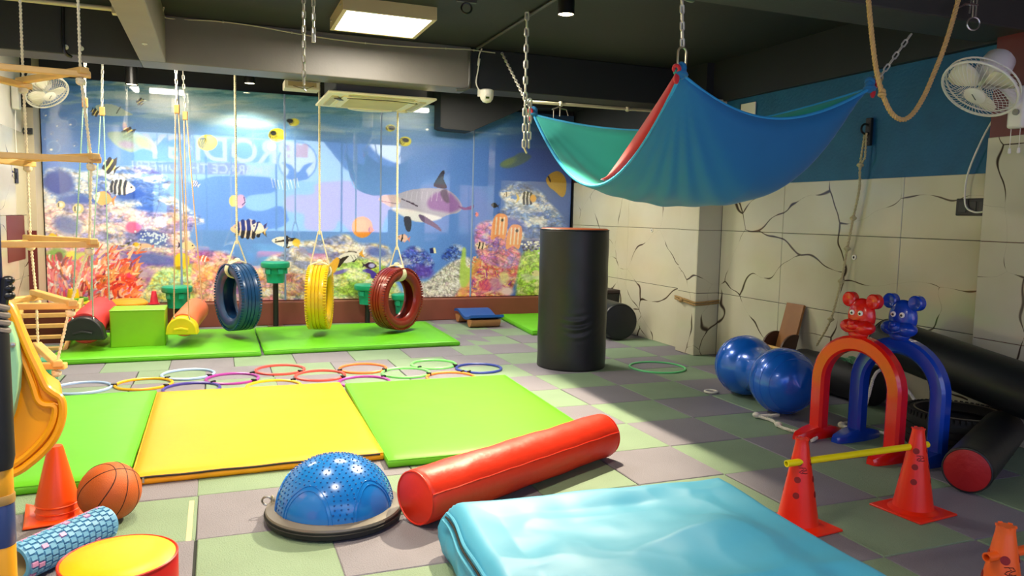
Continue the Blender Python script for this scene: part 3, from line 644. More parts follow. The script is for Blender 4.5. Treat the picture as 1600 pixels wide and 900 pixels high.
# ------------------------------------------------------------------ glass front behind the camera: vinyl graphics lit by daylight (seen mirrored in the mural)
nrm = np.array([0, -1.0, -TILT]); nrm /= np.linalg.norm(nrm); p_on = np.array([0, 9.078, MZ0])
def mirror_px(co):
    d = (co - p_on) @ nrm; return proj(co - 2 * d[:, None] * nrm)
WV = Canvas(np.broadcast_to(hx('#3a5288'), (Hc, Wc, 3)).copy())
WV.poly([(60, 150), (245, 170), (245, 482), (60, 482)], '#4d6aa6', 1)
WV.poly([(240, 150), (560, 150), (640, 482), (240, 482)], '#9cc0dc', 1)
WV.poly([(180, 150), (560, 150), (560, 285), (180, 278)], '#b6d0e2', 1)
WV.poly([(120, 214), (421, 218), (421, 254), (120, 250)], '#6e9cc0', 1); WV.poly([(185, 252), (382, 255), (390, 264), (382, 273), (185, 271)], '#8a5cc0', 1)
WV.poly([(300, 284), (420, 277), (428, 300), (388, 306), (385, 325), (410, 330), (440, 322), (440, 355), (300, 362)], '#33479a', 1, 3, 2); WV.poly([(285, 300), (320, 290), (320, 400), (290, 390)], '#33479a', .7, 3, 8)
WV.poly([(443, 315), (455, 305), (490, 303), (500, 285), (600, 292), (605, 372), (560, 372), (530, 345), (520, 360), (478, 358), (475, 335), (450, 330)], '#cfa8c4', 1, 3, 2)
WV.poly([(500, 215), (620, 215), (740, 240), (700, 300), (600, 290), (540, 265)], '#40568c', 1)
WV.ell(655, 210, 82, 50, '#eef4f6', 0, 3); WV.ell(793, 247, 24, 16, '#e2ecf2', 0, 2); WV.ell(745, 372, 150, 100, '#93b6dc', 0, 3); WV.ell(735, 308, 22, 15, '#3a4a90', 0, 2)
WV.poly([(636, 345), (690, 368), (748, 345), (748, 378), (690, 386), (632, 372)], '#33479a', 1, 3, 2)
WV.ell(465, 252, 31, 31, '#4a5a90', 0, 1); WV.ell(465, 252, 29, 29, '#dce2e4', 0, 1)
for k in (-11, 0, 11): WV.poly([(465 + k - 5, 246), (465 + k - 6, 228), (465 + k, 224), (465 + k + 6, 228), (465 + k + 5, 246)], '#d88a58', 1)
WV.poly([(440, 254), (455, 258), (465, 270), (475, 258), (490, 254), (478, 266), (482, 280), (448, 280), (452, 266)], '#3a4c98', 1, 2)
wl_ = np.where(WV.a <= .04045, WV.a / 12.92, ((WV.a + .055) / 1.055) ** 2.4)
def win_col(co):
    px, py = mirror_px(co.astype(float)); i = np.clip((px - CX0) * SC, 0, Wc - 1).astype(int); j = np.clip((py - CY0) * SC, 0, Hc - 1).astype(int)
    return wl_[j, i]
m = bpy.data.materials.new('daylit_vinyl'); m.use_nodes = True; nt = m.node_tree; nt.nodes.remove(nt.nodes['Principled BSDF'])
a_ = nt.nodes.new('ShaderNodeAttribute'); a_.attribute_name = 'print'; e_ = nt.nodes.new('ShaderNodeEmission'); e_.inputs[1].default_value = WINDOW_STRENGTH * 3
nt.links.new(a_.outputs['Color'], e_.inputs[0]); nt.links.new(e_.outputs[0], nt.nodes['Material Output'].inputs[0]); MATS['daylit_vinyl'] = m
wf = S(MB().box(XL - .1, XR + .2, YF - .12, YF, 0, .3).box(XL - .1, XR + .2, YF - .12, YF, 2.5, ZC).box(XL - .1, XL, YF - .12, YF, .3, 2.5).box(XR, XR + .2, YF - .12, YF, .3, 2.5).build('wall_front', M('front_wall_paint', '#8a8d92', .6), None, False))
wn = S(T('window_1', None, None, (1.4, YF - .05, .3))); 
grid_obj('vinyl_glass', XL, XR, .3, 2.5, .02, lambda z: z * 0 + YF - .05, win_col, 'daylit_vinyl', wn, thick=-.01)
fr = MB()
for x in (XL + .02, -.2, 1.37, 2.93, XR - .02): fr.box(x - .02, x + .02, YF - .06, YF - .02, .3, 2.5)
fr.build('window_frame', M('alu', '#3a3d42', .4, .6), wn, False, world=True)
def lettering(txt, xc, zc, size, mat, extr=.004):
    cu = bpy.data.curves.new('lettering', 'FONT'); cu.body = txt; cu.size = size; cu.align_x = 'CENTER'; cu.align_y = 'CENTER'; cu.extrude = extr; cu.offset = size * .012
    o = bpy.data.objects.new('lettering', cu); COL.objects.link(o); cu.materials.append(mat); o.parent = wn
    o.location = (xc - wn.location.x, .03, zc - wn.location.z); o.rotation_euler = (PI / 2, 0, PI)
    return o
# ------------------------------------------------------------------ lettering on the glass front
def win_at(x, y):
    """point of the glass front whose mirror image shows at this place"""
    d = CF + CR * (x - 800) / F_PX + CU * (450 - y) / F_PX
    t = ((p_on - CAM) @ nrm) / (d @ nrm); h = CAM + d * t; r_ = d - 2 * (d @ nrm) * nrm; s = (YF - .05 - h[1]) / r_[1]; q = h + r_ * s
    return q[0], q[2]
LET = emit('vinyl_letters', (1.0, .86, .66), WINDOW_STRENGTH * 2.4); LE2 = emit('vinyl_pale', (.95, .85, 1.0), WINDOW_STRENGTH * 2.2)
x0, z0 = win_at(347, 236); lettering('PRODIGY', x0, z0, .78, LET)
x0, z0 = win_at(292, 262.5); lettering('"EMBRACE THE DIFFERENCE"', x0, z0, .30, LE2)

def at(x, y, Y):
    """world point on the plane at depth Y"""
    d = CF + CR * (x - 800) / F_PX + CU * (450 - y) / F_PX
    return tuple(CAM + d * (Y / d[1]))

# ------------------------------------------------------------------ floor mats
def mat_pad(name, label, corners, th, matname, seed=0, zip_=False, zb=0.0, puff=.006):
    """padded mat: corners fl, fr, br, bl on the floor"""
    c = [Vector((*p, 0)) for p in corners]; ctr = sum(c, Vector()) / 4
    t = T(name, label, 'mat', (ctr.x, ctr.y, zb)); nx, ny = 28, 36; rr = random.Random(seed); ph = [rr.uniform(0, 6.3) for _ in range(8)]
    def P(u, v): return (c[0] * (1 - u) + c[1] * u) * (1 - v) + (c[3] * (1 - u) + c[2] * u) * v - ctr
    mb = MB(); V = []; F = []
    rows = [(0, .0, -.004), (.0, .25, .0), (.0, .8, 0.0), (.007, 1.0, 0)]
    for j in range(ny + 1):
        for i in range(nx + 1):
            u, v = i / nx, j / ny; e = min(u * 1.2, (1 - u) * 1.2, v * 1.8, (1 - v) * 1.8)
            wv = math.sin(u * 17 + ph[0] + 3 * math.sin(v * 5 + ph[1])) * math.sin(v * 9 + ph[2]) * .0016 + math.sin(u * 5 + v * 31 + ph[3]) * .0012 * max(0, math.sin(v * 3 + ph[4]))
            z = th - .010 * max(0, 1 - e / .035) ** 2 + (puff * min(1, e / .15) + wv * min(1, e / .06))
            p = P(u, v); V.append((p.x, p.y, z))
    for j in range(ny):
        for i in range(nx): a = j * (nx + 1) + i; F.append((a, a + 1, a + nx + 2, a + nx + 1))
    rim = [i for i in range(nx + 1)] + [j * (nx + 1) + nx for j in range(1, ny + 1)] + [ny * (nx + 1) + i for i in range(nx - 1, -1, -1)] + [j * (nx + 1) for j in range(ny - 1, 0, -1)]
    k = len(rim); prev = rim
    for zz, bul in ((th * .55, .008), (th * .2, .006), (.002, -.002)):
        st = len(V)
        for q in rim:
            x, y, _ = V[q]; w_ = math.sin(q * 1.7 + ph[5]) * .0018; d = Vector((x, y, 0)); n_ = d.normalized() * (bul + w_); V.append((x + n_.x, y + n_.y, zz))
        cur = list(range(st, st + k))
        for i in range(k): F.append((prev[(i + 1) % k], prev[i], cur[i], cur[(i + 1) % k]))
        prev = cur
    F.append(tuple(reversed(prev)))
    mb.add(V, F).build('cover', matname, t, angle=65)
    pip = MB(); e = []
    for u, v in [(i / nx, 0) for i in range(nx)] + [(1, j / ny) for j in range(ny)] + [(1 - i / nx, 1) for i in range(nx)] + [(0, 1 - j / ny) for j in range(ny)]:
        p = P(u, v); e.append((p.x, p.y, th - .010))
    pip.tube(e, .0035, 5, closed=True).build('piping', matname, t)
    if zip_:
        z = MB(); a, b = P(.01, 0), P(.985, 0); d = (b - a); pts = [a + d * (i / 24) + Vector((0, -.0075, th - .012 + .0015 * math.sin(i))) for i in range(25)]
        z.tube(pts, .0055, 6).build('zipper', 'dark_zip', t)
        MB().obox(a + d * .035 + Vector((0, -.016, th - .022)), (1, 0, 0), (0, 1, 0), (0, 0, 1), .004, .002, .012).build('zip_pull', 'steel', t, False)
    return t
M('vinyl_lime', '#60bc14', .5, 0, .05, 3, .10, 7); M('vinyl_yellow', '#f0a600', .5, 0, .04, 3, .10, 7)
mat_pad('floor_mat', 'lime green floor mat beside the slide, left of the yellow mat', [(-1.62, 3.84), (-.405, 3.86), (-.40, 5.68), (-1.62, 5.66)], .05, 'vinyl_lime', 1)
mat_pad('floor_mat', 'bright yellow floor mat with a dark zipper along its front edge', [(-.385, 3.83), (.80, 3.86), (.835, 5.60), (-.39, 5.62)], .05, 'vinyl_yellow', 2, True)
mat_pad('floor_mat', 'lime green floor mat right of the yellow mat, behind the red bolster', [(.80, 3.72), (2.03, 3.70), (2.11, 5.52), (.868, 5.54)], .05, 'vinyl_lime', 3)
mat_pad('floor_mat', 'lime green floor mat under the bolster swings and the blue tyre', [(-1.29, 7.03), (.355, 7.04), (.36, 8.5), (-1.31, 8.47)], .05, 'vinyl_lime', 4)
mat_pad('floor_mat', 'lime green floor mat under the yellow and red tyre swings', [(.39, 7.08), (2.235, 7.13), (2.27, 8.58), (.38, 8.52)], .05, 'vinyl_lime', 5)
mat_pad('floor_mat', 'lime green floor mat half hidden behind the tall black cylinder', [(3.2, 7.55), (4.3, 7.6), (4.3, 8.93), (3.33, 8.93)], .06, 'vinyl_lime', 6)

# ------------------------------------------------------------------ agility rings on the floor
ring_me = {}
def hoop(label, x, y, col, R=.19, r=.011, group='flat agility rings on the floor', clips=()):
    m_ = M('ring_' + col[1:], col, .35, 0, .02)
    t = T('floor_ring', label, 'ring', (x, y, .0), 0, group)
    MB().torus((0, 0, r * .7), (0, 0, 1), R, r, 40, 6).build('ring', m_, t)
    for a in clips:
        MB().obox((math.cos(a) * (R + .015), math.sin(a) * (R + .015), .014), (math.cos(a), math.sin(a), 0), (-math.sin(a), math.cos(a), 0), (0, 0, 1), .02, .010, .013).build('clip', 'black_plastic', t, False, bevel=.004)
    return t
hoop('pale blue floor ring nearest the slide, leftmost of the ring chain', -.91, 6.06, '#a9c4f0', clips=(0.05,))
hoop('yellow floor ring between the two pale blue rings', -.51, 6.08, '#f5b414', clips=(.75, -.7))
hoop('pale blue floor ring right of the whole yellow ring', -.22, 6.36, '#a9c4f0', clips=(-.7,))
hoop('dark blue floor ring half tucked under the yellow mat', -.18, 5.83, '#4a3f9e', clips=(.8,))
hoop('purple floor ring between the second pale blue and the first red ring', .10, 6.10, '#a83aa0', clips=(.75, -.75))
hoop('red floor ring farthest back in the chain, above the yellow mat', .47, 6.35, '#e8504a', clips=(-.8,))
hoop('yellow floor ring partly covered by the yellow mat edge', .38, 5.76, '#f5c41c', clips=(.75,))
hoop('red floor ring right of the back red ring, next to the orange ring', .75, 6.04, '#e8504a', clips=(.6, -.7))
hoop('orange floor ring at the back, behind the green mat corner', 1.12, 6.23, '#f07a3c', clips=(-.75,))
hoop('purple floor ring half covered by the right green mat', 1.04, 5.72, '#a83aa0', clips=(.6,))
hoop('light green floor ring in the front row of the chain', 1.42, 5.97, '#7ee07a', clips=(.75, -.7))
hoop('light green floor ring farthest back on the right', 1.73, 6.25, '#7ee07a', clips=(-.75,))
hoop('dark blue floor ring at the right end of the chain', 2.05, 5.98, '#2f3f9a', clips=(-2.3,))
hoop('orange floor ring half under the right green mat corner', 1.72, 5.70, '#f08a3c', clips=(.8,))
hoop('thin light green hoop lying alone beside the tall black cylinder', 3.57, 5.62, '#6fdc8c', .24, .009, 'loose hoops')

# ------------------------------------------------------------------ tyre swings
def tyre_profile(Ro, Ri, wd, grooves=4):
    h = wd / 2; p = [(Ri, -h * .62), (Ri + .012, -h * .78), (Ri + .035, -h * .95), (Ro * .82, -h * 1.06), (Ro * .93, -h), (Ro * .975, -h * .86), (Ro * .99, -h * .78)]
    n = grooves; a = -h * .72; step = h * 1.44 / n
    for i in range(n):
        x = a + step * i
        p += [(Ro, x), (Ro, x + step * .74)]
        if i < n - 1: p += [(Ro - .009, x + step * .78), (Ro - .009, x + step * .96)]
    p += [(Ro * .99, h * .78), (Ro * .975, h * .86), (Ro * .93, h), (Ro * .82, h * 1.06), (Ri + .035, h * .95), (Ri + .012, h * .78), (Ri, h * .62), (Ri + .01, h * .5), (Ro - .03, h * .8), (Ro - .026, 0), (Ro - .03, -h * .8), (Ri + .01, -h * .5)]
    return p
def tyre_mesh(Ro=.328, Ri=.205, wd=.19, n=56):
    """tyre with its axle along local X"""
    mb = MB().lathe(tyre_profile(Ro, Ri, wd), n, Matrix.Rotation(PI / 2, 4, 'Y'), closed=True)
    return mb
def lugs(Ro, wd, n=70):
    mb = MB()
    for i in range(n):
        a = 2 * PI * i / n
        for s in (-1, 1):
            c = Vector((s * wd * .455, math.cos(a) * Ro * .968, math.sin(a) * Ro * .968)); rd = Vector((0, math.cos(a), math.sin(a)))
            mb.obox(c, (1, 0, 0), rd.cross(Vector((1, 0, 0))), rd, .016, .0085, .008)
    return mb
def tyre_swing(label, x, y, zc, ang, paint, inner, apex, topz, rope='rope_cream'):
    t = T('tyre_swing', label, 'tyre swing', (x, y, zc), ang, 'tyre swings')
    tm = tyre_mesh().build('tyre', paint, t, angle=50); tag(lugs(.328, .19).build('tread_blocks', paint, tm, False), kind='stuff')
    # rope wrapped round the crown, then a V up to one rope
    wrap = MB()
    for k in range(5):
        o_ = (k - 2) * .012; Rm, hw, hh = .266, .112, .082
        pts = [(math.cos(a) * hw, o_ + .01 * math.sin(a * 2 + k), Rm + math.sin(a) * hh) for a in [2 * PI * i / 18 for i in range(18)]]
        wrap.tube(pts, .0085, 5, closed=True)
    wrap.ball((.0, .0, .36), (.03, .03, .02), 10, 6)
    wrap.build('rope_wrap', rope, t)
    up = MB(); za = apex - zc
    up.rope([(.09, .0, .33), (.012, 0, za)], .008, .04); up.rope([(-.09, .0, .33), (-.012, 0, za)], .008, .04)
    up.rope([(0, 0, za - .03), (0, 0, topz - zc)], .0125, .06, n=5, step=.02).build('hanging_rope', rope, t)
    return t
M('tyre_blue', '#12406e', .3, 0, .12, 9, coat=.3); M('tyre_yellow', '#e0b70a', .32, 0, .08, 9, coat=.3); M('tyre_red', '#7c1f12', .3, 0, .10, 9, coat=.3)
tyre_swing('dark blue painted tyre hanging on a rope, leftmost of the three tyres', .185, 7.8, .455, math.radians(-158 + 180), 'tyre_blue', None, 1.00, ZC)
tyre_swing('yellow painted tyre hanging edge-on between the blue and red tyres', .965, 7.8, .44, math.radians(-15), 'tyre_yellow', None, 1.10, ZC)
tyre_swing('brick red painted tyre hanging on a rope, rightmost of the three tyres', 1.75, 7.8, .41, math.radians(-52), 'tyre_red', None, .95, ZC)

# ------------------------------------------------------------------ bolster swings
def bolster_swing(label, near, far, r, capmat, bodymat, tops, ropecol):
    n, f = Vector(near), Vector(far); t = T('bolster_swing', label, 'swing', (n.x, n.y, n.z), 0, 'bolster swings'); d = (f - n); ax = d.normalized(); q = ax.to_track_quat('Z', 'Y').to_matrix().to_4x4()
    MB().lathe([(0, .03), (r * .9, .03), (r, .06), (r, d.length - .03), (r * .93, d.length), (0, d.length)], 32, q).build('bolster', bodymat, t)
    side = ax.cross(Vector((0, 0, 1))).normalized(); up = side.cross(ax)
    poly = [side * (1.12 * r * math.cos(a)) + up * (1.12 * r * math.sin(a) - .35 * r) for a in [PI * i / 16 for i in range(17)]] + [side * (-1.2 * r) + up * (-.62 * r), side * (1.2 * r) + up * (-.62 * r)]
    cap = MB().prism([p - ax * .06 for p in poly], ax * .12).build('seat_end', capmat, t, bevel=.012)
    st = MB(); st.tube([side * (-.5 * r) + up * (-.2 * r) - ax * .066, up * (-.08 * r) - ax * .07, side * (.5 * r) + up * (-.2 * r) - ax * .066], .012, 6).build('strap', capmat, t)
    for end, e, s0 in ((0, -ax * .03, tops[0]), (1, d - ax * .08, tops[1])):
        top = Vector(s0) - n; mid = e.lerp(top, .76)
        for s in (-1, 1):
            a = e + side * (s * r * .55) + up * (r * .45)
            MB().rope([a + Vector((0, 0, .05)), mid + side * (s * .012)], .007, .035, 3, 4, .02).build('rope', ropecol, t)
            MB().torus(a + Vector((0, 0, .02)), side + ax * .5, .022, .005, 14, 5).build('shackle', 'steel', t)
        MB().obox(mid, side, ax, (0, 0, 1), .022, .014, .04).build('toggle', M('toggle_wood', '#c98a4a', .5), t, False, bevel=.006)
        chain(t, n + mid + Vector((0, 0, .04)), n + top, .055, .005)
    return t
M('foam_red', '#e23a3c', .5, 0, .05); M('foam_orange', '#f07a4a', .5, 0, .05); M('seat_yellow', '#e8cf10', .4, 0, .04)
bolster_swing('red bolster swing with a black end, left of the green block', (-1.075, 7.38, .245), (-1.03, 8.15, .30), .145, 'black_vinyl', 'foam_red', ((-1.0, 7.42, ZC), (-.955, 8.1, ZC)), M('rope_green', '#9ac0a8', .8))
bolster_swing('orange bolster swing with a yellow end, right of the green block', (-.295, 7.4, .245), (-.19, 8.1, .31), .115, 'seat_yellow', 'foam_orange', ((-.31, 7.45, ZC), (-.28, 8.05, ZC)), M('rope_tan', '#d8b48a', .8))

# green foam block on the back mat
gb = T('foam_block', 'lime green foam block between the two bolster swings', 'block', (-.665, 7.65, .05))
mb = MB().box(-.225, .225, -.17, .17, 0, .335); mb.build('cover', M('vinyl_olive', '#86c40e', .4, 0, .05, 3, .08, 7), gb, bevel=.012)
MB().tube([(-.225, -.17, .333), (.225, -.17, .333), (.225, .17, .333), (-.225, .17, .333)], .004, 5, True).build('piping', 'vinyl_olive', gb)

# ------------------------------------------------------------------ green cup stools on posts
M('green_plastic', '#0f9a78', .35, 0, .05)
def cup_stool(label, x, y, ztop, post=True, s=1.0):
    t = T('post_stool', label, 'stool', (x, y, 0), 0, 'green cup stools on posts')
    R = .155 * s
    MB().lathe([(0, ztop), (R * .9, ztop), (R, ztop - .012), (R, ztop - .055), (R * .93, ztop - .07), (0, ztop - .07)], 32).build('cap', 'green_plastic', t, bevel=.004)
    MB().lathe([(R * .74, ztop - .07), (R * .72, ztop - .13), (R * .66, ztop - .14), (R * .6, ztop - .235), (R * .3, ztop - .24), (0, ztop - .24)], 32).build('cup', 'green_plastic', t)
    for a in (-2.3, -1.2, -.2, 1.2): MB().obox((math.cos(a) * R * .74, math.sin(a) * R * .74, ztop - .105), (math.cos(a), math.sin(a), 0), (-math.sin(a), math.cos(a), 0), (0, 0, 1), .014, .028, .03).build('lug', 'green_plastic', t, False, bevel=.005)
    if ztop > .3:
        MB().lathe([(.03, .012), (.03, ztop - .23)], 16).build('post', 'black_plastic', t)
        MB().box(-.085, .085, -.07, .07, 0, .012).build('base_plate', 'steel', t, False, bevel=.003)
    return t
cup_stool('tall green cup stool on a black post between the blue and yellow tyres', .61, 8.82, .735)
cup_stool('green cup stool on a black post partly behind the red tyre', 1.64, 8.84, .47)
cup_stool('green cup stool seen through the hole of the red tyre', 2.06, 8.86, .345, s=.85)
cup_stool('green cup stool behind the orange bolster swing', -.40, 8.84, .475)

# ------------------------------------------------------------------ clutter along the back ledge
t = T('disc_cushion', 'flat orange round cushion on the ledge behind the green block', 'cushion', (-.86, 8.72, .265)); MB().lathe([(0, 0), (.15, 0), (.185, .03), (.185, .055), (.15, .085), (0, .09)], 32).build('cushion', M('cush_orange', '#f59a1e', .45), t)
MB().lathe([(.186, .042), (.19, .045), (.186, .048)], 32).build('seam', 'cush_orange', t)
MB().box(-.12, .12, -.1, .1, -.265, -.0).build('stand', 'brown_ledge', t, False, bevel=.01)
def mini_cone(name, label, loc, h, r, col, base=True):
    t = T(name, label, 'cone', loc); MB().lathe([(r, 0), (r * .95, h * .12), (r * .62, h * .75), (r * .5, h), (r * .3, h), (0, h * .97)], 24).build('body', M('cone_' + col[1:], col, .4), t)
    if base: MB().lathe([(r * 1.25, 0), (r * 1.25, .012), (r, .014)], 24).build('rim', 'cone_' + col[1:], t)
    return t
mini_cone('small_cone', 'small pink red cone standing on the brown ledge', (-.636, 9.0, .265), .14, .045, '#e0304a')
t = T('ring_stack', 'stack of green, yellow and white rings topped by a yellow peg', 'toy', (-1.36, 8.74, .275))
for k, (c_, r_) in enumerate((('#eef0d8', .155), ('#d8dc3a', .15), ('#58a838', .135))): MB().lathe([(r_ * .7, k * .035), (r_, k * .035 + .008), (r_, k * .035 + .028), (r_ * .7, k * .035 + .034)], 28, closed=True).build('ring', M('stack_' + c_[1:], c_, .4), t)
MB().lathe([(.055, 0), (.055, .12), (.045, .19), (0, .195)], 20).build('peg', M('peg_yellow', '#f2c40c', .4), t)
t = T('storage_cube', 'brown framed box with a yellow front below the ring stack', 'box', (-1.30, 8.72, 0))
MB().box(-.17, .17, -.15, -.13, .0, .03).box(-.17, .17, -.15, .15, .25, .275).box(-.17, -.14, -.15, .15, 0, .25).box(.14, .17, -.15, .15, 0, .25).build('frame', M('frame_brown', '#8a4a2a', .5), t, False, bevel=.004)
MB().box(-.14, .14, -.135, -.12, .0, .25).build('front_panel', M('panel_yellow', '#f4c010', .4), t, False)
# wooden crate-like ladder rack leaning at the left wall
t = T('slatted_rack', 'low wooden slatted rack with sloping side by the left wall', 'rack', (-1.52, 7.9, 0))
MB().prism([(.26, -.55, 0), (.26, -.49, 0), (.26, .55, .34), (.26, .55, .40), (.26, .50, .40)], (.035, 0, 0)).build('side_rail', 'pine', t, False, bevel=.003)
MB().prism([(-.2, -.55, 0), (-.2, -.49, 0), (-.2, .55, .34), (-.2, .55, .40), (-.2, .50, .40)], (.035, 0, 0)).build('side_rail', 'pine', t, False, bevel=.003)
for k in range(5):
    v = .1 + k * .2; MB().box(-.17, .26, -.55 + v * 1.08, -.50 + v * 1.08, .02 + v * .34, .045 + v * .36).build('slat', 'pine', t, False, bevel=.003)
MB().box(-.17, .26, .30, .33, .0, .34).build('back_board', M('rack_brown', '#6a3018', .6, 0, .2, 20), t, False)
t = T('step_block', 'small sea green foam step beside the slide', 'block', (-1.18, 6.28, 0)); MB().box(-.10, .07, -.12, .12, 0, .2).build('foam', M('foam_seagreen', '#3f9a72', .5), t, bevel=.012); MB().box(-.102, .072, -.122, .122, .085, .10).build('seam', M('foam_seam', '#2f7a5a', .5), t, False)

# ------------------------------------------------------------------ rocker board, tall cylinder, bolsters on the right
t = T('balance_rocker', 'blue topped wooden balance board on two half round rockers', 'balance board', (2.90, 8.52, 0))
for yy in (-.24, .22):
    mb = MB().prism([(-.19, yy + .085 * math.cos(a), .095 - .09 * math.sin(a)) for a in [PI * i / 14 for i in range(15)]], (.36, 0, 0)); mb.build('rocker', M('ply', '#b07a4c', .55, 0, .1, 14), t, bevel=.002)
V = []; 
for i in range(17):
    u = i / 16; yy = -.34 + .66 * u; zz = .098 + .03 * math.sin(u * PI * 2 + 2.6) * 1.0 + .012
    V += [(-.2, yy, zz), (.2, yy, zz), (.2, yy, zz + .03), (-.2, yy, zz + .03)]
F = [(0, 1, 2, 3), (64, 67, 66, 65)] + [(4 * i + a, 4 * i + 4 + a, 4 * i + 4 + (a + 1) % 4, 4 * i + (a + 1) % 4) for i in range(16) for a in range(4)]
MB().add(V, F).build('deck', M('deck_blue', '#0f4f9e', .55, 0, .05), t)

t = T('foam_cylinder', 'tall black vinyl foam cylinder standing upright in front of the marble wall', 'cylinder', (2.885, 5.93, 0))
V = []; F = []; n, rows = 96, 140; R = .298
for j in range(rows + 1):
    z = 1.185 * j / rows
    for i in range(n):
        a = 2 * PI * i / n; wr_ = 0
        d = ((a + PI * .62 + PI) % (2 * PI) - PI)
        wr_ = .007 * math.sin((z - .34 - .16 * d * d) * 88) * math.exp(-((z - .38) / .085) ** 2) * math.exp(-((d - .1) / .42) ** 2) + .0015 * math.sin(z * 21 + 3 * a)
        rr_ = R + wr_ - (.006 if j == 0 else 0) - (.005 if j == rows else 0); V.append((rr_ * math.cos(a), rr_ * math.sin(a), z))
F = [(j * n + i, j * n + (i + 1) % n, (j + 1) * n + (i + 1) % n, (j + 1) * n + i) for j in range(rows) for i in range(n)] + [tuple(reversed(range(n)))]
MB().add(V, F).build('cover', 'black_vinyl', t)
MB().lathe([(R - .004, 1.178), (R - .004, 1.19), (R - .02, 1.2), (0, 1.2)], 48).build('top_disc', M('vinyl_orange', '#c2622c', .45), t)
MB().torus((0, 0, 1.187), (0, 0, 1), R - .003, .005, 60, 6).build('piping', 'black_vinyl', t)

def roll(name, label, a, b, r, body, cap=None, cat='bolster', cap2=None, group=None, n=36, wrinkle=0.0):
    a, b = Vector(a), Vector(b); t = T(name, label, cat, a, 0, group); d = b - a; q = d.normalized().to_track_quat('Z', 'Y').to_matrix().to_4x4(); Lg = d.length
    V = []; F = []; rows = 26; rr = random.Random(len(label)); ph = [rr.uniform(0, 6) for _ in range(4)]
    prof = [(.90, -.003), (.975, .006)] + [(1.0, .02 + (Lg - .04) * i / rows) for i in range(rows + 1)] + [(.975, Lg - .006), (.90, Lg + .003)]
    for k, (m_, z) in enumerate(prof):
        for j in range(n):
            an = 2 * PI * j / n; w_ = wrinkle * (math.sin(an * 5 + z * 9 + ph[0]) * math.sin(z * 23 + ph[1]) + .6 * math.sin(an * 3 - z * 14 + ph[2])); V.append(q @ Vector(((r * m_ + w_) * math.cos(an), (r * m_ + w_) * math.sin(an), z)))
    K = len(prof); F = [(k * n + j, k * n + (j + 1) % n, (k + 1) * n + (j + 1) % n, (k + 1) * n + j) for k in range(K - 1) for j in range(n)]
    MB().add(V, F).build('cover', body, t, angle=60)
    for z, s, cm in ((-.003, -1, cap or body), (Lg + .003, 1, cap2 or cap or body)):
        MB().lathe([(r * .91, z), (r * .7, z + s * .006), (0, z + s * .010)] if s > 0 else [(0, z - .010), (r * .7, z - .006), (r * .91, z)], n, q).build('end_cap', cm, t)
        MB().tube([q @ Vector((r * .945 * math.cos(2 * PI * j / n), r * .945 * math.sin(2 * PI * j / n), z)) for j in range(n)], .004, 5, True).build('end_seam', body, t)
    return t
M('vinyl_red', '#dc2c0a', .45, 0, .05, 4, .35, 7); M('vinyl_red2', '#a81a1c', .4, 0, .06, 4, .3, 12)
rb = roll('bolster', 'long orange red bolster lying on the floor beside the dome trainer', (.755, 2.985, .118), (1.935, 3.565, .12), .117, 'vinyl_red', None, wrinkle=.0018)
roll('bolster', 'black bolster with a red end at the right edge of the floor', (3.36, 2.52, .115), (4.2, 2.95, .13), .112, 'black_vinyl', 'vinyl_red2')
roll('bolster', 'thick black bolster leaning down against the pier over the floor tyre', (4.17, 3.78, .52), (4.13, 2.62, .37), .15, 'black_vinyl')
roll('bolster', 'black bolster lying along the wall behind the arches', (4.33, 4.72, .15), (4.33, 3.98, .15), .145, 'black_rubber')
roll('bolster', 'black bolster lying by the pillar behind the tall black cylinder', (3.98, 7.02, .2), (4.02, 7.5, .2), .198, 'black_vinyl', cap2='rope_jute')
t = T('storage_box', 'dark box behind the black bolster at the far marble wall', 'box', (4.14, 7.85, .07)); MB().box(-.2, .2, -.15, .15, 0, .36).build('body', 'black_plastic', t, False, bevel=.01); MB().box(-.21, .21, -.16, .16, .36, .40).build('lid', M('lid_dark', '#2a1c1c', .5), t, False, bevel=.008)

# floor tyre
t = T('car_tyre', 'old black car tyre lying flat under the leaning black bolster', 'tyre', (4.07, 3.13, .10), 0)
mb = MB().lathe(tyre_profile(.285, .185, .2), 56, None, closed=True); tb = mb.build('tyre', M('tyre_black', '#1e1d1a', .6, 0, .15, 12), t, angle=50)
lg = lugs(.285, .2, 60); lg.v = [(p[2], p[1], p[0]) for p in lg.v]; tag(lg.build('tread_blocks', 'tyre_black', tb, False), kind='stuff')
MB().torus((0, 0, .104), (0, 0, 1), .235, .006, 50, 5).build('bead_line', M('tyre_dust', '#6a6450', .7), t)

# ------------------------------------------------------------------ peanut ball
ctr = Vector((3.61, 4.30, .222)); ax = Vector((.10, .50, 0)).normalized()
t = T('peanut_ball', 'shiny blue peanut shaped exercise ball near the pillar', 'ball', (ctr.x, ctr.y, 0)); q = Matrix.Translation((0, 0, .222)) @ ax.to_track_quat('Z', 'Y').to_matrix().to_4x4()
prof = []
for i in range(61):
    s = -.485 + .97 * i / 60; e = .222
    def sp(c): v = e * e - (s - c) ** 2; return math.sqrt(v) if v > 0 else 0
    a_, b_ = sp(-.263), sp(.263); w_ = .158 * math.exp(-(s / .12) ** 2) if abs(s) < .2 else 0
    prof.append((max(a_, b_, w_) if abs(s) > .17 else max(a_, b_, .15 + 1.15 * s * s), s))
prof[0] = (0, prof[0][1]); prof[-1] = (0, prof[-1][1])
MB().lathe(prof, 48, q).build('shell', M('ball_blue', '#0f62d0', .25, .2, .04, coat=.5), t, angle=80)
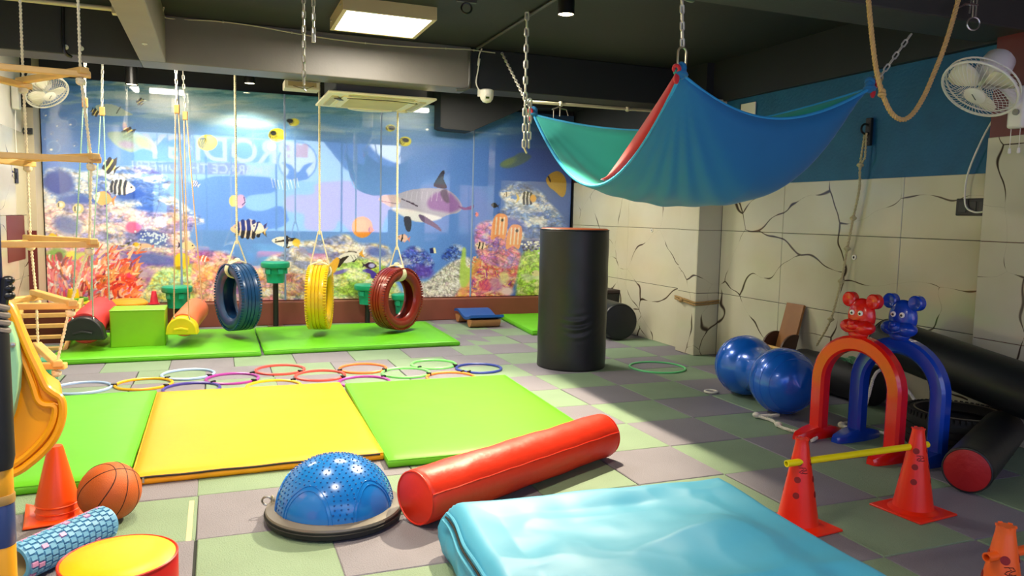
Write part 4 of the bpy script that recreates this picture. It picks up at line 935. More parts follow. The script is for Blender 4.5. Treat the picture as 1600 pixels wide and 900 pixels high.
for c in (-.40, -.34, -.28, .28, .34, .40):
    R_ = math.sqrt(max(0, .222 ** 2 - (abs(c) - .263) ** 2)) + .0005; MB().tube([q @ Vector((R_ * math.cos(2 * PI * j / 40), R_ * math.sin(2 * PI * j / 40), c)) for j in range(40)], .0022, 5, True).build('rib', 'ball_blue', t)
MB().torus(( -.16, .38, .012), (0, 0, 1), .045, .008, 20, 6).build('plug_cord', 'rope_white', t)

# wooden rocker leaning at the wall
t = T('wooden_rocker', 'brown wooden rocker board leaning against the marble wall behind the blue ball', 'balance board', (4.33, 4.92, 0))
MB().obox((.02, .0, .32), (0, 1, 0), (.35, .12, .93), (.93, 0, -.36), .10, .32, .012).build('deck', M('ply_brown', '#96632e', .45, 0, .12, 10), t, False, bevel=.003)
for s in (-1, 1):
    c0 = Vector((.0, s * .1, .22)); dn = Vector((-.93, 0, .36)); up = Vector((.35, .12, .93)).normalized()
    MB().prism([c0 + up * (.17 * math.cos(a)) + dn * (.15 * math.sin(a)) for a in [PI * i / 16 for i in range(17)]], (0, s * .02, 0)).build('rocker_side', M('ply_dark', '#4a2c1a', .5), t, False, bevel=.002)
MB().tube([(-.1, -.1, .27), (-.1, .1, .27)], .012, 8).build('cross_bar', 'pine', t)

# ------------------------------------------------------------------ play arches with plain bear heads
d_ = Vector((1.935, 3.565, .12)) - Vector((.755, 2.985, .118)); sd = d_.cross(Vector((0, 0, 1))).normalized()
MB().tube([d_ * (i / 20) + sd * (.117 * math.cos(.35)) + Vector((0, 0, .118 * math.sin(.35) + .0015 * math.sin(i * 2.1))) for i in range(21)], .003, 5).build('side_seam', 'vinyl_red', rb)
def arch(label, x, y, rz, mt):
    t = T('play_arch', label, 'play arch', (x, y, 0), rz, 'plastic crawl-through arches')
    path = [(-.25, .04), (-.25, .2), (-.25, .36)] + [(-.25 * math.cos(PI * i / 20), .36 + .25 * math.sin(PI * i / 20)) for i in range(1, 20)] + [(.25, .36), (.25, .2), (.25, .04)]
    V = []; k = len(path); hw, hx = .045, .04; c = .014
    for i, (yy, zz) in enumerate(path):
        a = Vector((path[max(0, i - 1)][0], path[max(0, i - 1)][1])); b = Vector((path[min(k - 1, i + 1)][0], path[min(k - 1, i + 1)][1])); tg = (b - a).normalized(); nn = Vector((-tg.y, tg.x))
        for (u, v) in ((-hw, -hx + c), (-hw + c, -hx), (hw - c, -hx), (hw, -hx + c), (hw, hx - c), (hw - c, hx), (-hw + c, hx), (-hw, hx - c)): V.append((v, yy + nn.x * u, zz + nn.y * u))
    F = [(i * 8 + j, i * 8 + (j + 1) % 8, (i + 1) * 8 + (j + 1) % 8, (i + 1) * 8 + j) for i in range(k - 1) for j in range(8)] + [tuple(range(8)), tuple((k - 1) * 8 + j for j in reversed(range(8)))]
    MB().add(V, F).build('arch_frame', mt, t, angle=35)
    for s in (-1, 1):
        yy = s * .25
        mb = MB(); pts = [(-.19, .022, .012), (-.17, .036, .018), (-.10, .048, .03), (0, .055, .04), (.10, .048, .03), (.17, .036, .018), (.19, .022, .012)]
        V = []; 
        for (xx, h2, hz) in pts:
            for (a, b) in ((-1, 0), (-1, .6), (-.75, 1), (.75, 1), (1, .6), (1, 0)): V.append((xx, yy + a * h2, b * (hz * 1.6 + .012)))
        F = [(i * 6 + j, (i + 1) * 6 + j, (i + 1) * 6 + (j + 1) % 6, i * 6 + (j + 1) % 6) for i in range(6) for j in range(6)] + [tuple(reversed(range(6))), tuple(36 + j for j in range(6))]
        mb.add(V, F).build('foot', mt, t, angle=35)
    hz = .765
    h = MB().ball((0, 0, hz), (.05, .085, .105), 24, 14).build('head', mt, t, sub=1)
    for s in (-1, 1):
        MB().lathe([(0, -.026), (.036, -.026), (.043, -.018), (.043, .018), (.036, .026), (.022, .02), (0, .016)], 20, Matrix.Translation((0, s * .078, hz + .092)) @ Matrix.Rotation(-PI / 2, 4, 'Y')).build('ear', mt, h)
        MB().lathe([(0, 0), (.0155, 0), (.0145, .005), (0, .008)], 16, Matrix.Translation((-.047, s * .027, hz + .022)) @ Matrix.Rotation(-PI / 2, 4, 'Y')).build('eye', M('eye_white', '#f4f2ec', .3), h)
        MB().lathe([(0, 0), (.007, 0), (.006, .003), (0, .004)], 12, Matrix.Translation((-.054, s * .026, hz + .020)) @ Matrix.Rotation(-PI / 2, 4, 'Y')).build('pupil', 'black_plastic', h)
        MB().ball((-.03, s * .045, hz - .058), (.05, .062, .042), 20, 12).build('cheek', mt, h)
    MB().ball((-.055, 0, hz - .05), (.035, .045, .032), 18, 10).ball((-.02, 0, hz - .10), (.04, .06, .03), 18, 10).build('muzzle', mt, h)
    MB().ball((-.088, 0, hz - .032), (.014, .02, .014), 14, 8).build('nose', mt, h)
    MB().tube([(-.078, -.045, hz - .062), (-.087, -.02, hz - .074), (-.088, 0, hz - .077), (-.087, .02, hz - .074), (-.078, .045, hz - .062)], .004, 6).build('mouth', mt, h)
    return t
arch('glossy red plastic play arch with an animal head on top', 3.415, 3.27, math.radians(7), 'red_plastic')
arch('glossy blue plastic play arch with an animal head, behind the red one', 3.60, 3.155, math.radians(7), 'blue_plastic')

# ------------------------------------------------------------------ training cones and hurdle poles
M('cone_red', '#f02a0c', .32, 0, .04); M('cone_orange', '#f5641a', .32, 0, .04); M('hole_dark', '#8c0f0a', .6)
M('cone_print', '#3a0a08', .5)
def hole_cone(label, x, y, rz, mt, h=.38):
    t = T('training_cone', label, 'cone', (x, y, 0), rz, 'perforated hurdle cones'); rb_, rt_ = .085, .024
    def rad(z): return rb_ + (rt_ - rb_) * (z - .012) / (h - .012)
    MB().lathe([(rb_ + .02, .010), (rb_, .022), (rad(h - .02), h - .02), (rt_ + .003, h - .018), (rt_ + .002, h)], 36).build('body', mt, t)
    nt_ = MB()
    for k in range(6): a = 2 * PI * k / 6; nt_.obox((math.cos(a) * (rt_ + .002), math.sin(a) * (rt_ + .002), h), (math.cos(a), math.sin(a), 0), (-math.sin(a), math.cos(a), 0), (0, 0, 1), .0025, .006, .003)
    nt_.build('castle_rim', mt, t, False)
    s = .128; MB().prism([(-s, -s, 0), (s, -s, 0), (s, s, 0), (-s, s, 0)], (0, 0, .010)).build('base', mt, t, bevel=.004)
    for z in (.15, .215, .285):
        for k in range(4):
            a = PI / 4 + k * PI / 2 - .25; r_ = rad(z) + .0005; n_ = Vector((math.cos(a), math.sin(a), .16)).normalized(); q = n_.to_track_quat('Z', 'Y').to_matrix().to_4x4()
            MB().lathe([(0, .0008), (.0135, .0008), (.0135, -.004)], 16, Matrix.Translation((r_ * math.cos(a), r_ * math.sin(a), z)) @ q).build('hole', 'hole_dark', t)
    a = -2.08 - rz; z = .255; r_ = rad(z) + .001; tx = Vector((-math.sin(a), math.cos(a), 0)); nn = Vector((math.cos(a), math.sin(a), 0)); lg_ = MB()
    c0 = nn * r_ + Vector((0, 0, z))
    for sgn in (-1, 1):
        lg_.tube([c0 + tx * (u * .011 + sgn * .006) + Vector((0, 0, v * .012)) - nn * .16 * v * .012 for u, v in [(-1, .9), (.2, 1), (.8, .3), (-.3, -.1), (-.9, -.6), (.1, -1), (1, -.7)]], .0013, 4)
    lg_.build('emblem', 'cone_print', t)
    return t
hole_cone('red perforated cone touching the pale blue crash mat', 2.295, 2.47, .1, 'cone_red')
hole_cone('red perforated cone in front of the play arches', 2.925, 2.44, .1, 'cone_red')
hole_cone('orange perforated cone cut off by the bottom right corner', 2.235, 1.535, .2, 'cone_orange')
t = T('hurdle_pole', 'bright yellow plastic pole through the two red cones', 'pole', (2.2, 2.45, .287))
MB().lathe([(.0145, 0), (.0145, .80), (.010, .80), (.010, 0)], 20, Matrix.Rotation(PI / 2 - .012, 4, 'Y') @ Matrix.Rotation(0, 4, 'Z'), closed=True).build('pole', M('pole_yellow', '#f6e608', .35), t); 
t = T('hurdle_pole', 'orange plastic pole through the corner cone', 'pole', (2.16, 1.535, .29)); MB().lathe([(.0145, 0), (.0145, .8), (.010, .8), (.010, 0)], 20, Matrix.Rotation(PI / 2, 4, 'Y'), closed=True).build('pole', 'cone_orange', t)
# stacked plain cones at the left
t = T('cone_stack', 'stack of plain orange cones beside the basketball', 'cone', (-.635, 3.545, 0), .15)
M('cone_flame', '#fb5310', .35, 0, .04)
for k, (zb, hh) in enumerate(((0, .235), (.028, .235), (.056, .245))):
    MB().lathe([(.082 - k * .001, zb + .008), (.079, zb + .012), (.077, zb + .03), (.03, zb + hh - .01), (.026, zb + hh), (0, zb + hh)], 32).build('cone', 'cone_flame', t)
    if k: MB().lathe([(.079, zb + .0), (.083, zb + .004), (.078, zb + .009)], 32).build('rim', 'cone_flame', t)
V = []; F = []; s = .118; nb = 12
for j in range(nb + 1):
    for i in range(nb + 1):
        u, v = i / nb * 2 - 1, j / nb * 2 - 1; V.append((u * s, v * s, .004 + .03 * max(0, -u - .55) * max(0, v + .2) * 1.4))
F = [(j * (nb + 1) + i, j * (nb + 1) + i + 1, (j + 1) * (nb + 1) + i + 1, (j + 1) * (nb + 1) + i) for j in range(nb) for i in range(nb)]
o = MB().add(V, F).build('base', 'cone_flame', t); so = o.modifiers.new('s', 'SOLIDIFY'); so.thickness = .006; so.offset = 1

# ------------------------------------------------------------------ basketball
t = T('basketball', 'worn orange basketball between the cones and the foam roller', 'basketball', (-.425, 3.435, .12)); t.rotation_euler = (.5, .35, .6)
MB().ball((0, 0, 0), .12, 48, 32).build('shell', M('basketball', '#c25a1c', .55, 0, .1, 5, .2, 260), t)
sm_ = MB(); R_ = .1195
sm_.torus((0, 0, 0), (1, 0, 0), R_, .0022, 64, 5); sm_.torus((0, 0, 0), (0, 1, 0), R_, .0022, 64, 5)
for s in (-1, 1): sm_.tube([Vector((s * (.035 + .05 * math.cos(a) ** 2), math.cos(a) * .1, math.sin(a) * .1)).normalized() * R_ for a in [2 * PI * i / 64 for i in range(64)]], .0022, 5, True)
sm_.build('seam', M('ball_seam', '#2a140c', .6), t)

# ------------------------------------------------------------------ foam roller
a, b = Vector((-.655, 2.93, .07)), Vector((-.415, 3.225, .07)); d = b - a; Lr = d.length
t = T('foam_roller', 'pale blue foam roller with raised blocks and a hollow core', 'roller', a); q = d.normalized().to_track_quat('Z', 'Y').to_matrix().to_4x4()
MB().lathe([(.048, 0), (.061, 0), (.061, Lr), (.048, Lr)], 40, q, closed=True).build('tube', M('roller_blue', '#6aa6cc', .5, 0, .1, 12), t)
MB().lathe([(.0475, .002), (.0475, Lr - .002), (.046, Lr - .002), (.046, .002)], 32, q, closed=True).build('core', M('roller_core', '#c9b078', .6), t)
M('roller_pink', '#d99ac8', .5)
nb_ = MB(); pk = MB()
for i in range(14):
    for j in range(18):
        an = 2 * PI * (j + .5 * (i % 2)) / 18; z = .02 + (Lr - .04) * i / 13; c = Vector((math.cos(an) * .0635, math.sin(an) * .0635, z)); tx = Vector((-math.sin(an), math.cos(an), 0)); n_ = Vector((math.cos(an), math.sin(an), 0))
        tgt = pk if (j in (1, 2, 3) or random.random() < .06) else nb_
        mb = MB().obox(c, tx, (0, 0, 1), n_, .0075, .0105, .0045); tgt.add([q @ Vector(p) for p in mb.v], mb.f)
tag(nb_.build('raised_blocks', 'roller_blue', t, False), kind='stuff'); tag(pk.build('pink_blocks', 'roller_pink', t, False), kind='stuff')

# ------------------------------------------------------------------ low stool
t = T('round_stool', 'round red stool with a bright yellow top at the bottom edge', 'stool', (-.285, 2.46, 0)); R_ = .163
MB().lathe([(R_ - .006, 0), (R_, .01), (R_, .236), (R_ - .006, .246)], 56).build('side', M('stool_red', '#d01a0c', .35, 0, .05, 4, .1, 8), t)
MB().lathe([(R_ - .005, .244), (R_ - .012, .250), (R_ * .6, .256), (0, .258)], 56).build('top', M('stool_yellow', '#f5b806', .4, 0, .03, 4, .06, 8), t)
MB().torus((0, 0, .245), (0, 0, 1), R_ - .003, .004, 64, 6).build('piping', 'stool_red', t)

# ------------------------------------------------------------------ dome trainer
t = T('balance_dome', 'blue half ball balance trainer on a black and grey base', 'balance trainer', (.455, 3.19, 0))
MB().lathe([(.262, 0), (.283, .012), (.285, .042), (.276, .048), (.0, .048)], 64).build('base', 'black_rubber', t)
MB().lathe([(.283, .044), (.28, .052), (.243, .060), (.236, .056)], 64).build('rim', M('rim_grey', '#746d62', .35, 0, .06), t)
DR, DH, Z0 = .245, .212, .052
def dome(th, ph, o_=0): return Vector(((DR + o_) * math.cos(ph) * math.cos(th), (DR + o_) * math.cos(ph) * math.sin(th), Z0 + (DH + o_) * math.sin(ph)))
V = [dome(2 * PI * j / 64, PI / 2 * i / 20) for i in range(20) for j in range(64)] + [dome(0, PI / 2)]
F = [(i * 64 + j, i * 64 + (j + 1) % 64, (i + 1) * 64 + (j + 1) % 64, (i + 1) * 64 + j) for i in range(19) for j in range(64)] + [(19 * 64 + j, 19 * 64 + (j + 1) % 64, 1280) for j in range(64)]
MB().add(V, F).build('dome', M('dome_blue', '#1672c4', .22, 0, .04, coat=.3), t)
dots = MB(); rr = random.Random(2)
NP = 5
def in_petal(th, ph):
    k = round((th - .3) / (2 * PI / NP)); dt = (th - .3) - k * 2 * PI / NP; lim = .46 * math.sqrt(max(0, 1 - (ph / .72) ** 2)); return abs(dt) < lim + .02 and ph < .74
for i in range(17):
    ph = .12 + i * .086; nn_ = max(1, int(58 * math.cos(ph)))
    for j in range(nn_):
        th = 2 * PI * (j + .5 * (i % 2)) / nn_
        if ph < 1.53 and not in_petal(th, ph): dots.ball(dome(th, ph), .0042, 6, 4)
tag(dots.build('bumps', M('dome_dot', '#0d4f96', .3), t), kind='stuff')
ln = MB()
for k in range(NP):
    for w_ in (.46, .40):
        ln.tube([dome(.3 + k * 2 * PI / NP + w_ * math.cos(a), (.72 if w_ > .43 else .63) * math.sin(a) + .005, .0012) for a in [PI * i / 28 for i in range(29)]], .0022, 5)
ln.build('raised_lines', 'dome_blue', t)
MB().torus((-.27, .10, .06), (.3, 1, .2), .02, .0045, 18, 6).torus((-.245, .105, .062), (1, .2, .1), .016, .0035, 16, 6).build('clip_ring', 'steel', t)
MB().torus((0, 0, .030), (0, 0, 1), .2855, .004, 64, 5).build('base_groove', 'black_rubber', t)

# ------------------------------------------------------------------ crash mat
t = T('crash_mat', 'large pale blue vinyl crash mat filling the bottom foreground', 'crash mat', (1.35, 1.95, 0), math.radians(-4))
nx, ny = 110, 120; hx_, hy_, th = .60, .70, .205; rr = np.random.RandomState(4)
U, Vv = np.meshgrid(np.linspace(-1, 1, nx + 1), np.linspace(-1, 1, ny + 1))
def rn(sx, seed):
    q_ = np.random.RandomState(seed).rand(40, 40); u = (U + 1) * sx; v = (Vv + 1) * sx * 1.15; i, j = u.astype(int), v.astype(int); fu, fv = u - i, v - j; fu = fu * fu * (3 - 2 * fu); fv = fv * fv * (3 - 2 * fv)
    return (q_[j, i] * (1 - fu) + q_[j, i + 1] * fu) * (1 - fv) + (q_[j + 1, i] * (1 - fu) + q_[j + 1, i + 1] * fu) * fv - .5
e = np.minimum((1 - np.abs(U)) * hx_, (1 - np.abs(Vv)) * hy_)
ridge = -np.abs(rn(1.7, 1) + .25 * rn(4, 2)) * .07 - np.abs(rn(3.4, 3) + .3 * rn(7, 4)) * .016
Zt = th + .015 + (ridge + rn(1.4, 6) * .05) * np.clip(e / .16, .15, 1) + .02 * np.clip(e / .3, 0, 1) - .05 * np.clip(1 - e / .06, 0, 1) ** 2
X_ = U * hx_ + .012 * rn(3, 8); Y_ = Vv * hy_ + .02 * rn(2.5, 9) + (Vv > .9) * .02 * rn(3.3, 12)
V = np.stack([X_, Y_, Zt], -1).reshape(-1, 3).tolist(); idx = np.arange((nx + 1) * (ny + 1)).reshape(ny + 1, nx + 1)
F = [(int(idx[j, i]), int(idx[j, i + 1]), int(idx[j + 1, i + 1]), int(idx[j + 1, i])) for j in range(ny) for i in range(nx)]
rim = list(idx[0, :]) + list(idx[1:, -1]) + list(idx[-1, -2::-1]) + list(idx[-2:0:-1, 0]); k = len(rim); prev = [int(r_) for r_ in rim]; base_rim = prev
for zf, bul in ((.80, .014), (.6, .026), (.4, .028), (.2, .018), (.0, 0.0)):
    st = len(V)
    for q_, vi in enumerate(base_rim):
        x, y, z = V[vi]; m_ = max(abs(x) / hx_, abs(y) / hy_); w_ = .008 * math.sin(q_ * .35) * math.sin(zf * 6 + q_ * .11); ux = (bul + w_) * (1 if x > 0 else -1) * (abs(x) / hx_ > .97); uy = (bul + w_) * (1 if y > 0 else -1) * (abs(y) / hy_ > .97); V.append((x + ux, y + uy, z * zf))
    cur = list(range(st, st + k))
    for i in range(k): F.append((prev[(i + 1) % k], prev[i], cur[i], cur[(i + 1) % k]))
    prev = cur
F.append(tuple(reversed(prev)))
M('vinyl_sky', '#46a2c6', .5, 0, .05, 3, .10, 5)
MB().add(V, F).build('cover', 'vinyl_sky', t, angle=80)
zp = [(-hx_ - .012 + .006 * math.sin(i * .9), hy_ * (.93 - i * .09), th * .80 + .004 * math.sin(i * 1.3)) for i in range(21)]
MB().tube(spline(zp, 3), .004, 6).build('zipper', 'dark_zip', t)
MB().tube(spline([(p[0] - .010, p[1], p[2] - .012) for p in zp], 3), .006, 6).tube(spline([(p[0] + .006, p[1], p[2] + .014) for p in zp], 3), .006, 6).build('zip_flap', 'vinyl_sky', t)
# ------------------------------------------------------------------ hammock
HL, HC, HR = Vector((2.30, 5.50, 2.07)), Vector((2.30, 3.50, 2.05)), Vector((3.55, 3.45, 2.07))
t = T('hammock', 'blue and teal stretchy cloth hammock hung from three chains', 'hammock', (2.6, 4.2, 1.3)); hl = t.location.copy()
NB = 110
def cloth_pt(l, c, r, off):
    l, c, r = max(0.0, l), max(0.0, c), max(0.0, r)
    p = HL * l + HC * c + HR * r
    rims = 4 * l * c * .56 + 4 * c * r * .20 + 4 * l * r * .18
    nr_ = 1 - .8 * r; w0 = (1 - math.exp(-l / nr_ / .085)) * (1 - math.exp(-c / nr_ / .12)) * (1 - math.exp(-r / .12))
    sag = rims * (1 - w0) + max(rims, .70 * (1 - max(l, c, r) ** 5)) * w0
    ctr = (HL + HC + HR) / 3
    pull = (4 * l * c * (1 - r) + 4 * c * r * (1 - l) + 4 * l * r * (1 - c)) * .05
    p = p + Vector((ctr.x - p.x, ctr.y - p.y, 0)) * pull; p.z -= sag
    d0 = Vector((p.x - ctr.x, p.y - ctr.y, (p.z - 1.9) * 1.2))
    if d0.length > 1e-6: d0.normalize()
    for (w_, a, b, f, k_) in ((c, l, r, 7, 1.0), (r, c, l, 4, .8), (l, r, c, 4, .5)):
        if w_ < .999:
            an = b / (a + b + 1e-9); p = p + d0 * (k_ * .013 * (w_ ** 1.5) * max(0.0, 1 - w_) ** .8 * 2.6 * math.sin(an * PI) * math.sin(an * 2 * PI * f + .8))
    if off:
        d = Vector((p.x - ctr.x, p.y - ctr.y, (p.z - 1.9) * 1.2)); d.normalize(); p = p + d * off
    return p
def cloth(off, name, mat):
    V = []; ix = {}; F = []
    for i in range(NB + 1):
        for j in range(NB + 1 - i):
            ix[(i, j)] = len(V); l, c = i / NB, j / NB; V.append(cloth_pt(l, c, 1 - l - c, off) - hl)
    for i in range(NB):
        for j in range(NB - i):
            F.append((ix[(i, j)], ix[(i + 1, j)], ix[(i, j + 1)]))
            if j < NB - i - 1: F.append((ix[(i + 1, j)], ix[(i + 1, j + 1)], ix[(i, j + 1)]))
    o = MB().add(V, F).build(name, mat, t, angle=180); s_ = o.modifiers.new('s', 'SOLIDIFY'); s_.thickness = .003; s_.offset = 0
    return o
M('lycra_blue', '#0470a8', .75, 0, .05, 5, sheen=.3); M('lycra_teal', '#06a094', .75, 0, .05, 5, sheen=.3); M('lycra_red', '#c8142a', .75, 0, .05, 5, sheen=.3)
cloth(.014, 'outer_cloth', 'lycra_blue'); cloth(-.012, 'inner_cloth', 'lycra_teal')
def rim_pts(a, b, off, up=0.0, n=40):
    out = []
    for i in range(n + 1):
        u = i / n; w_ = {'L': 0, 'C': 0, 'R': 0}; w_[a] = 1 - u; w_[b] = u; p = cloth_pt(w_['L'], w_['C'], w_['R'], off); p.z += up; out.append(p - hl)
    return out
MB().tube(rim_pts('L', 'C', .006, .004), .011, 8).tube(rim_pts('C', 'R', .006, .004), .010, 8).tube(rim_pts('L', 'R', .004, .004), .009, 8).build('rim_hem', M('lycra_hem', '#2fa0d8', .75), t)
# red inner layer showing next to the middle corner
V = []; F = []; n = 26
for i in range(n + 1):
    u = i / n * .44; p = cloth_pt(u, 1 - u, 0, -.012); w_ = .07 * math.sin(min(1, i / n * 1.1) * PI) + .012; V += [p + Vector((.0, 0, .012)) - hl, p + Vector((-.018, .02, .012 + w_)) - hl]
F = [(2 * i, 2 * i + 2, 2 * i + 3, 2 * i + 1) for i in range(n)]
o = MB().add(V, F).build('red_layer', 'lycra_red', t); s_ = o.modifiers.new('s', 'SOLIDIFY'); s_.thickness = .004
for P, nm, sgn in ((HL, 'knot', 1), (HC, 'knot', 1), (HR, 'knot', -1)):
    k = MB().ball(P + Vector((0, 0, .015)) - hl, (.028, .028, .04), 14, 9).torus(P + Vector((0, 0, .0)) - hl, (.2, .3, 1), .024, .013, 16, 8).torus(P + Vector((0, 0, .04)) - hl, (1, .4, .5), .02, .011, 16, 8); k.build('knot', 'lycra_blue', t)
    MB().torus(P + Vector((-.03 * sgn, 0, .03)) - hl, (1, .4, .5), .018, .010, 14, 7).ball(P + Vector((-.028 * sgn, 0, -.02)) - hl, (.016, .016, .03), 10, 7).build('red_knot', 'lycra_red', t)
    MB().ball(P + Vector((-.022 * sgn, .012, .015)) - hl, .017, 10, 7).build('teal_knot', 'lycra_teal', t)
def carabiner(P, tilt=0.0):
    w_, h_ = .026, .05; pts = [(w_ * math.cos(a), 0, h_ * .55 + w_ * math.sin(a)) for a in [PI * i / 8 for i in range(9)]] + [(w_ * math.cos(a), 0, -h_ * .55 + w_ * math.sin(a)) for a in [PI + PI * i / 8 for i in range(9)]]
    R_ = Matrix.Rotation(tilt, 3, 'Y'); MB().tube([R_ @ Vector(p) + Vector(P) - hl for p in pts], .006, 7, True).build('carabiner', M('brass_steel', '#c9bf9a', .3, .8), t)
carabiner(HC + Vector((0, 0, .09))); carabiner(HL + Vector((-.02, .05, .05)), -.6); carabiner(HR + Vector((.05, 0, .05)), .8)

def chain_thing(label, p0, p1, ll=.06, r=.0055, extra=None):
    c = T('chain', label, 'chain', p0, 0, 'steel chains'); chain(c, p0, p1, ll, r)
    if extra: extra(c)
    return c
chain_thing('short steel chain above the middle corner of the hammock', (2.285, 3.5, 2.45), HC + Vector((0, 0, .145)), .055, .006)
chain_thing('slanting steel chain from the near beam to the right hammock corner', (3.84, 3.446, 2.41), HR + Vector((.075, 0, .075)), .06, .005)
chain_thing('slanting steel chain from the far beam to the left hammock corner', (2.43, 6.6, 2.76), HL + Vector((-.02, .08, .09)), .06, .006)
ct = T('chain', 'heavy pale chain hanging straight down and doubled back beside the hammock', 'chain', (2.15, 5.3, ZC), 0, 'steel chains')
chain(ct, (2.142, 5.3, ZC), (2.142, 5.3, 1.80), .075, .0085); chain(ct, (2.18, 5.3, 2.16), (2.18, 5.3, 1.80), .075, .0085); chain(ct, (2.142, 5.3, 1.80), (2.161, 5.3, 1.765), .06, .0085)
c1 = T('chain', 'single steel chain hanging from a ring in front of the far beam', 'chain', (.557, 5.3, ZC), 0, 'steel chains'); chain(c1, (.557, 5.3, 2.70), (.557, 5.3, 2.13), .06, .006)
MB().torus((0, 0, -.04), (0, 1, 0), .04, .006, 20, 6).build('ring', 'black_plastic', c1)
MB().tube([(0, 0, -.66), (0, 0, -.68), (.012, 0, -.69)], .005, 6).build('end_hook', 'steel', c1)
c2 = T('chain', 'short steel chain ending high up beside the longer hanging chain', 'chain', (.62, 5.3, ZC), 0, 'steel chains'); chain(c2, (.62, 5.3, ZC), (.62, 5.3, 2.46), .06, .006); MB().lathe([(.012, -.37), (.012, -.32), (.006, -.31)], 10).build('end_clip', 'white_plastic', c2)
tr = T('hanging_rail', 'short steel pipe stub under the near beam holding the hammock chain', 'rail', (2.25, 3.5, 2.44)); MB().tube([(-.05, -.03, .015), (.12, .03, .015)], .02, 12).build('pipe', 'steel', tr); MB().tube([(-.06, -.035, .015), (-.045, -.028, .015)], .027, 12).build('end_cap', 'white_plastic', tr)

# ------------------------------------------------------------------ thick jute rope loop at the right
pts = spline([at(*q, 2.9) for q in [(1354, -60), (1357, 0), (1365, 80), (1372, 122), (1382, 155), (1394, 178), (1410, 187), (1426, 178), (1443, 152), (1458, 118), (1474, 78), (1492, 20), (1512, -60)]], 8)
t = T('rope_loop', 'thick golden jute rope hanging in a loop in front of the blue wall', 'rope', pts[0]); l0 = Vector(pts[0])
MB().rope([p - l0 for p in pts], .0125, .05, 3, 6, .01).build('rope', 'rope_jute', t)
kn = Vector(at(1378, 148, 2.9)) - l0; MB().torus(kn, (.3, .2, 1), .012, .009, 14, 7).torus(kn + Vector((0, 0, .015)), (1, .3, .4), .011, .008, 14, 7).build('knot', 'rope_jute', t)
# hook bracket with ring, near the top right
p = Vector(at(1521, 37, 3.04)); t = T('hook_bracket', 'pale metal bracket with a round ring under the ceiling at the right', 'hook', p)
MB().torus((0, 0, 0), (.35, .93, 0), .034, .0045, 26, 6).build('ring', 'steel', t)
MB().tube([(-.01, 0, .03), (-.012, 0, .16)], .006, 6).tube([(.012, 0, .035), (.014, 0, .16)], .006, 6).build('hanger', 'steel', t)
MB().tube([(.02, 0, .10), (-.07, 0, .095), (-.16, -.01, .055)], .0065, 6).tube([(-.13, 0, .065), (-.135, 0, .03)], .005, 6).tube([(-.03, 0, .12), (-.035, 0, .05)], .005, 6).build('cross_rod', 'steel', t)

# ------------------------------------------------------------------ triangular rope ladder
lv = [1.80, 1.475, 1.142, .905, .675]; twist = [0, .06, .02, -.18, -.3]; base = [Vector((-.50, 3.40)), Vector((-.765, 3.775)), Vector((-.955, 3.36))]; c0 = sum(base, Vector((0, 0))) / 3
t = T('rope_ladder', 'triangular wooden rung rope ladder hanging at the left edge', 'rope ladder', (c0.x, c0.y, lv[-1]))
prev = None
pos = []
for k, z in enumerate(lv):
    ca, sa = math.cos(twist[k]), math.sin(twist[k]); sh = (.02, .04, .03, -.01, -.04)[k]
    pos.append([Vector((c0.x + sh + (b_.x - c0.x) * ca - (b_.y - c0.y) * sa, c0.y + (b_.x - c0.x) * sa + (b_.y - c0.y) * ca, z)) for b_ in base])
L0 = t.location
for k in range(5):
    for a, b in ((0, 1), (1, 2), (2, 0)):
        p, q = pos[k][a] - L0, pos[k][b] - L0; d = (q - p).normalized(); m_ = (p + q) / 2 + Vector((0, 0, (.012, -.008, .0)[a]))
        MB().obox(m_, d, d.cross(Vector((0, 0, 1))), (0, 0, 1), (q - p).length / 2 + .035, .017, .012).build('rung', 'pine', t, False, bevel=.004)
for a in range(3):
    line = [pos[k][a] - L0 for k in range(5)]; top = pos[0][a] - L0; top = Vector((top.x, top.y, ZC - L0.z)); end = line[-1] + Vector((-.03, 0, -.14))
    MB().rope([top] + line + [end], .0065, .035, 3, 5, .015).build('rope', 'rope_cream', t)
    for p in line: MB().ball(p + Vector((0, 0, -.03)), (.018, .018, .014), 10, 6).torus(p + Vector((0, 0, -.024)), (.2, .1, 1), .012, .007, 12, 6).build('knot', 'rope_cream', t)
tr = T('ceiling_rod', 'cream painted rod running across the left ceiling bay', 'rod', (-1.2, 5.22, 2.47)); MB().tube([(-.55, 0, 0), (.66, 0, 0)], .014, 10).build('rod', M('rod_cream', '#cfc39a', .5), tr); MB().box(.64, .672, -.03, .03, -.03, .03).build('end_plate', 'rod_cream', tr, False)

# ------------------------------------------------------------------ slide and padded post at the left
YS = 2.9
def sl(x, y, Y=YS): return Vector(at(x, y, Y))
o0 = sl(10, 742); t = T('toddler_slide', 'yellow plastic toddler slide with curled lip and green side', 'slide', (o0.x - .1, YS + .15, 0)); l0 = t.location
out = [(-60, 430), (2, 470), (18, 490), (30, 520), (45, 555), (60, 586), (70, 606), (82, 616), (93, 624), (97, 640), (94, 662), (84, 686), (68, 706), (45, 726), (20, 742), (-60, 775)]
oc = spline([sl(x, y) for x, y in out], 5)
M('slide_yellow', '#f5a20a', .35, 0, .05); M('slide_green', '#8fc49a', .4, 0, .05)
back = Vector((-.05, .3, 0))
V = []; F = []; n = len(oc)
depth = 8
for j in range(depth + 1):
    v = j / depth
    for p in oc: V.append(p + back * v - l0)
F += [(j * n + i, j * n + i + 1, (j + 1) * n + i + 1, (j + 1) * n + i) for j in range(depth) for i in range(n - 1)]
V2 = [p - l0 for p in oc] + [p + back - l0 for p in oc]
MB().prism([p - l0 + Vector((0, .03, 0)) for p in oc], back - Vector((0, .03, 0))).build('chute', 'slide_yellow', t, angle=50)
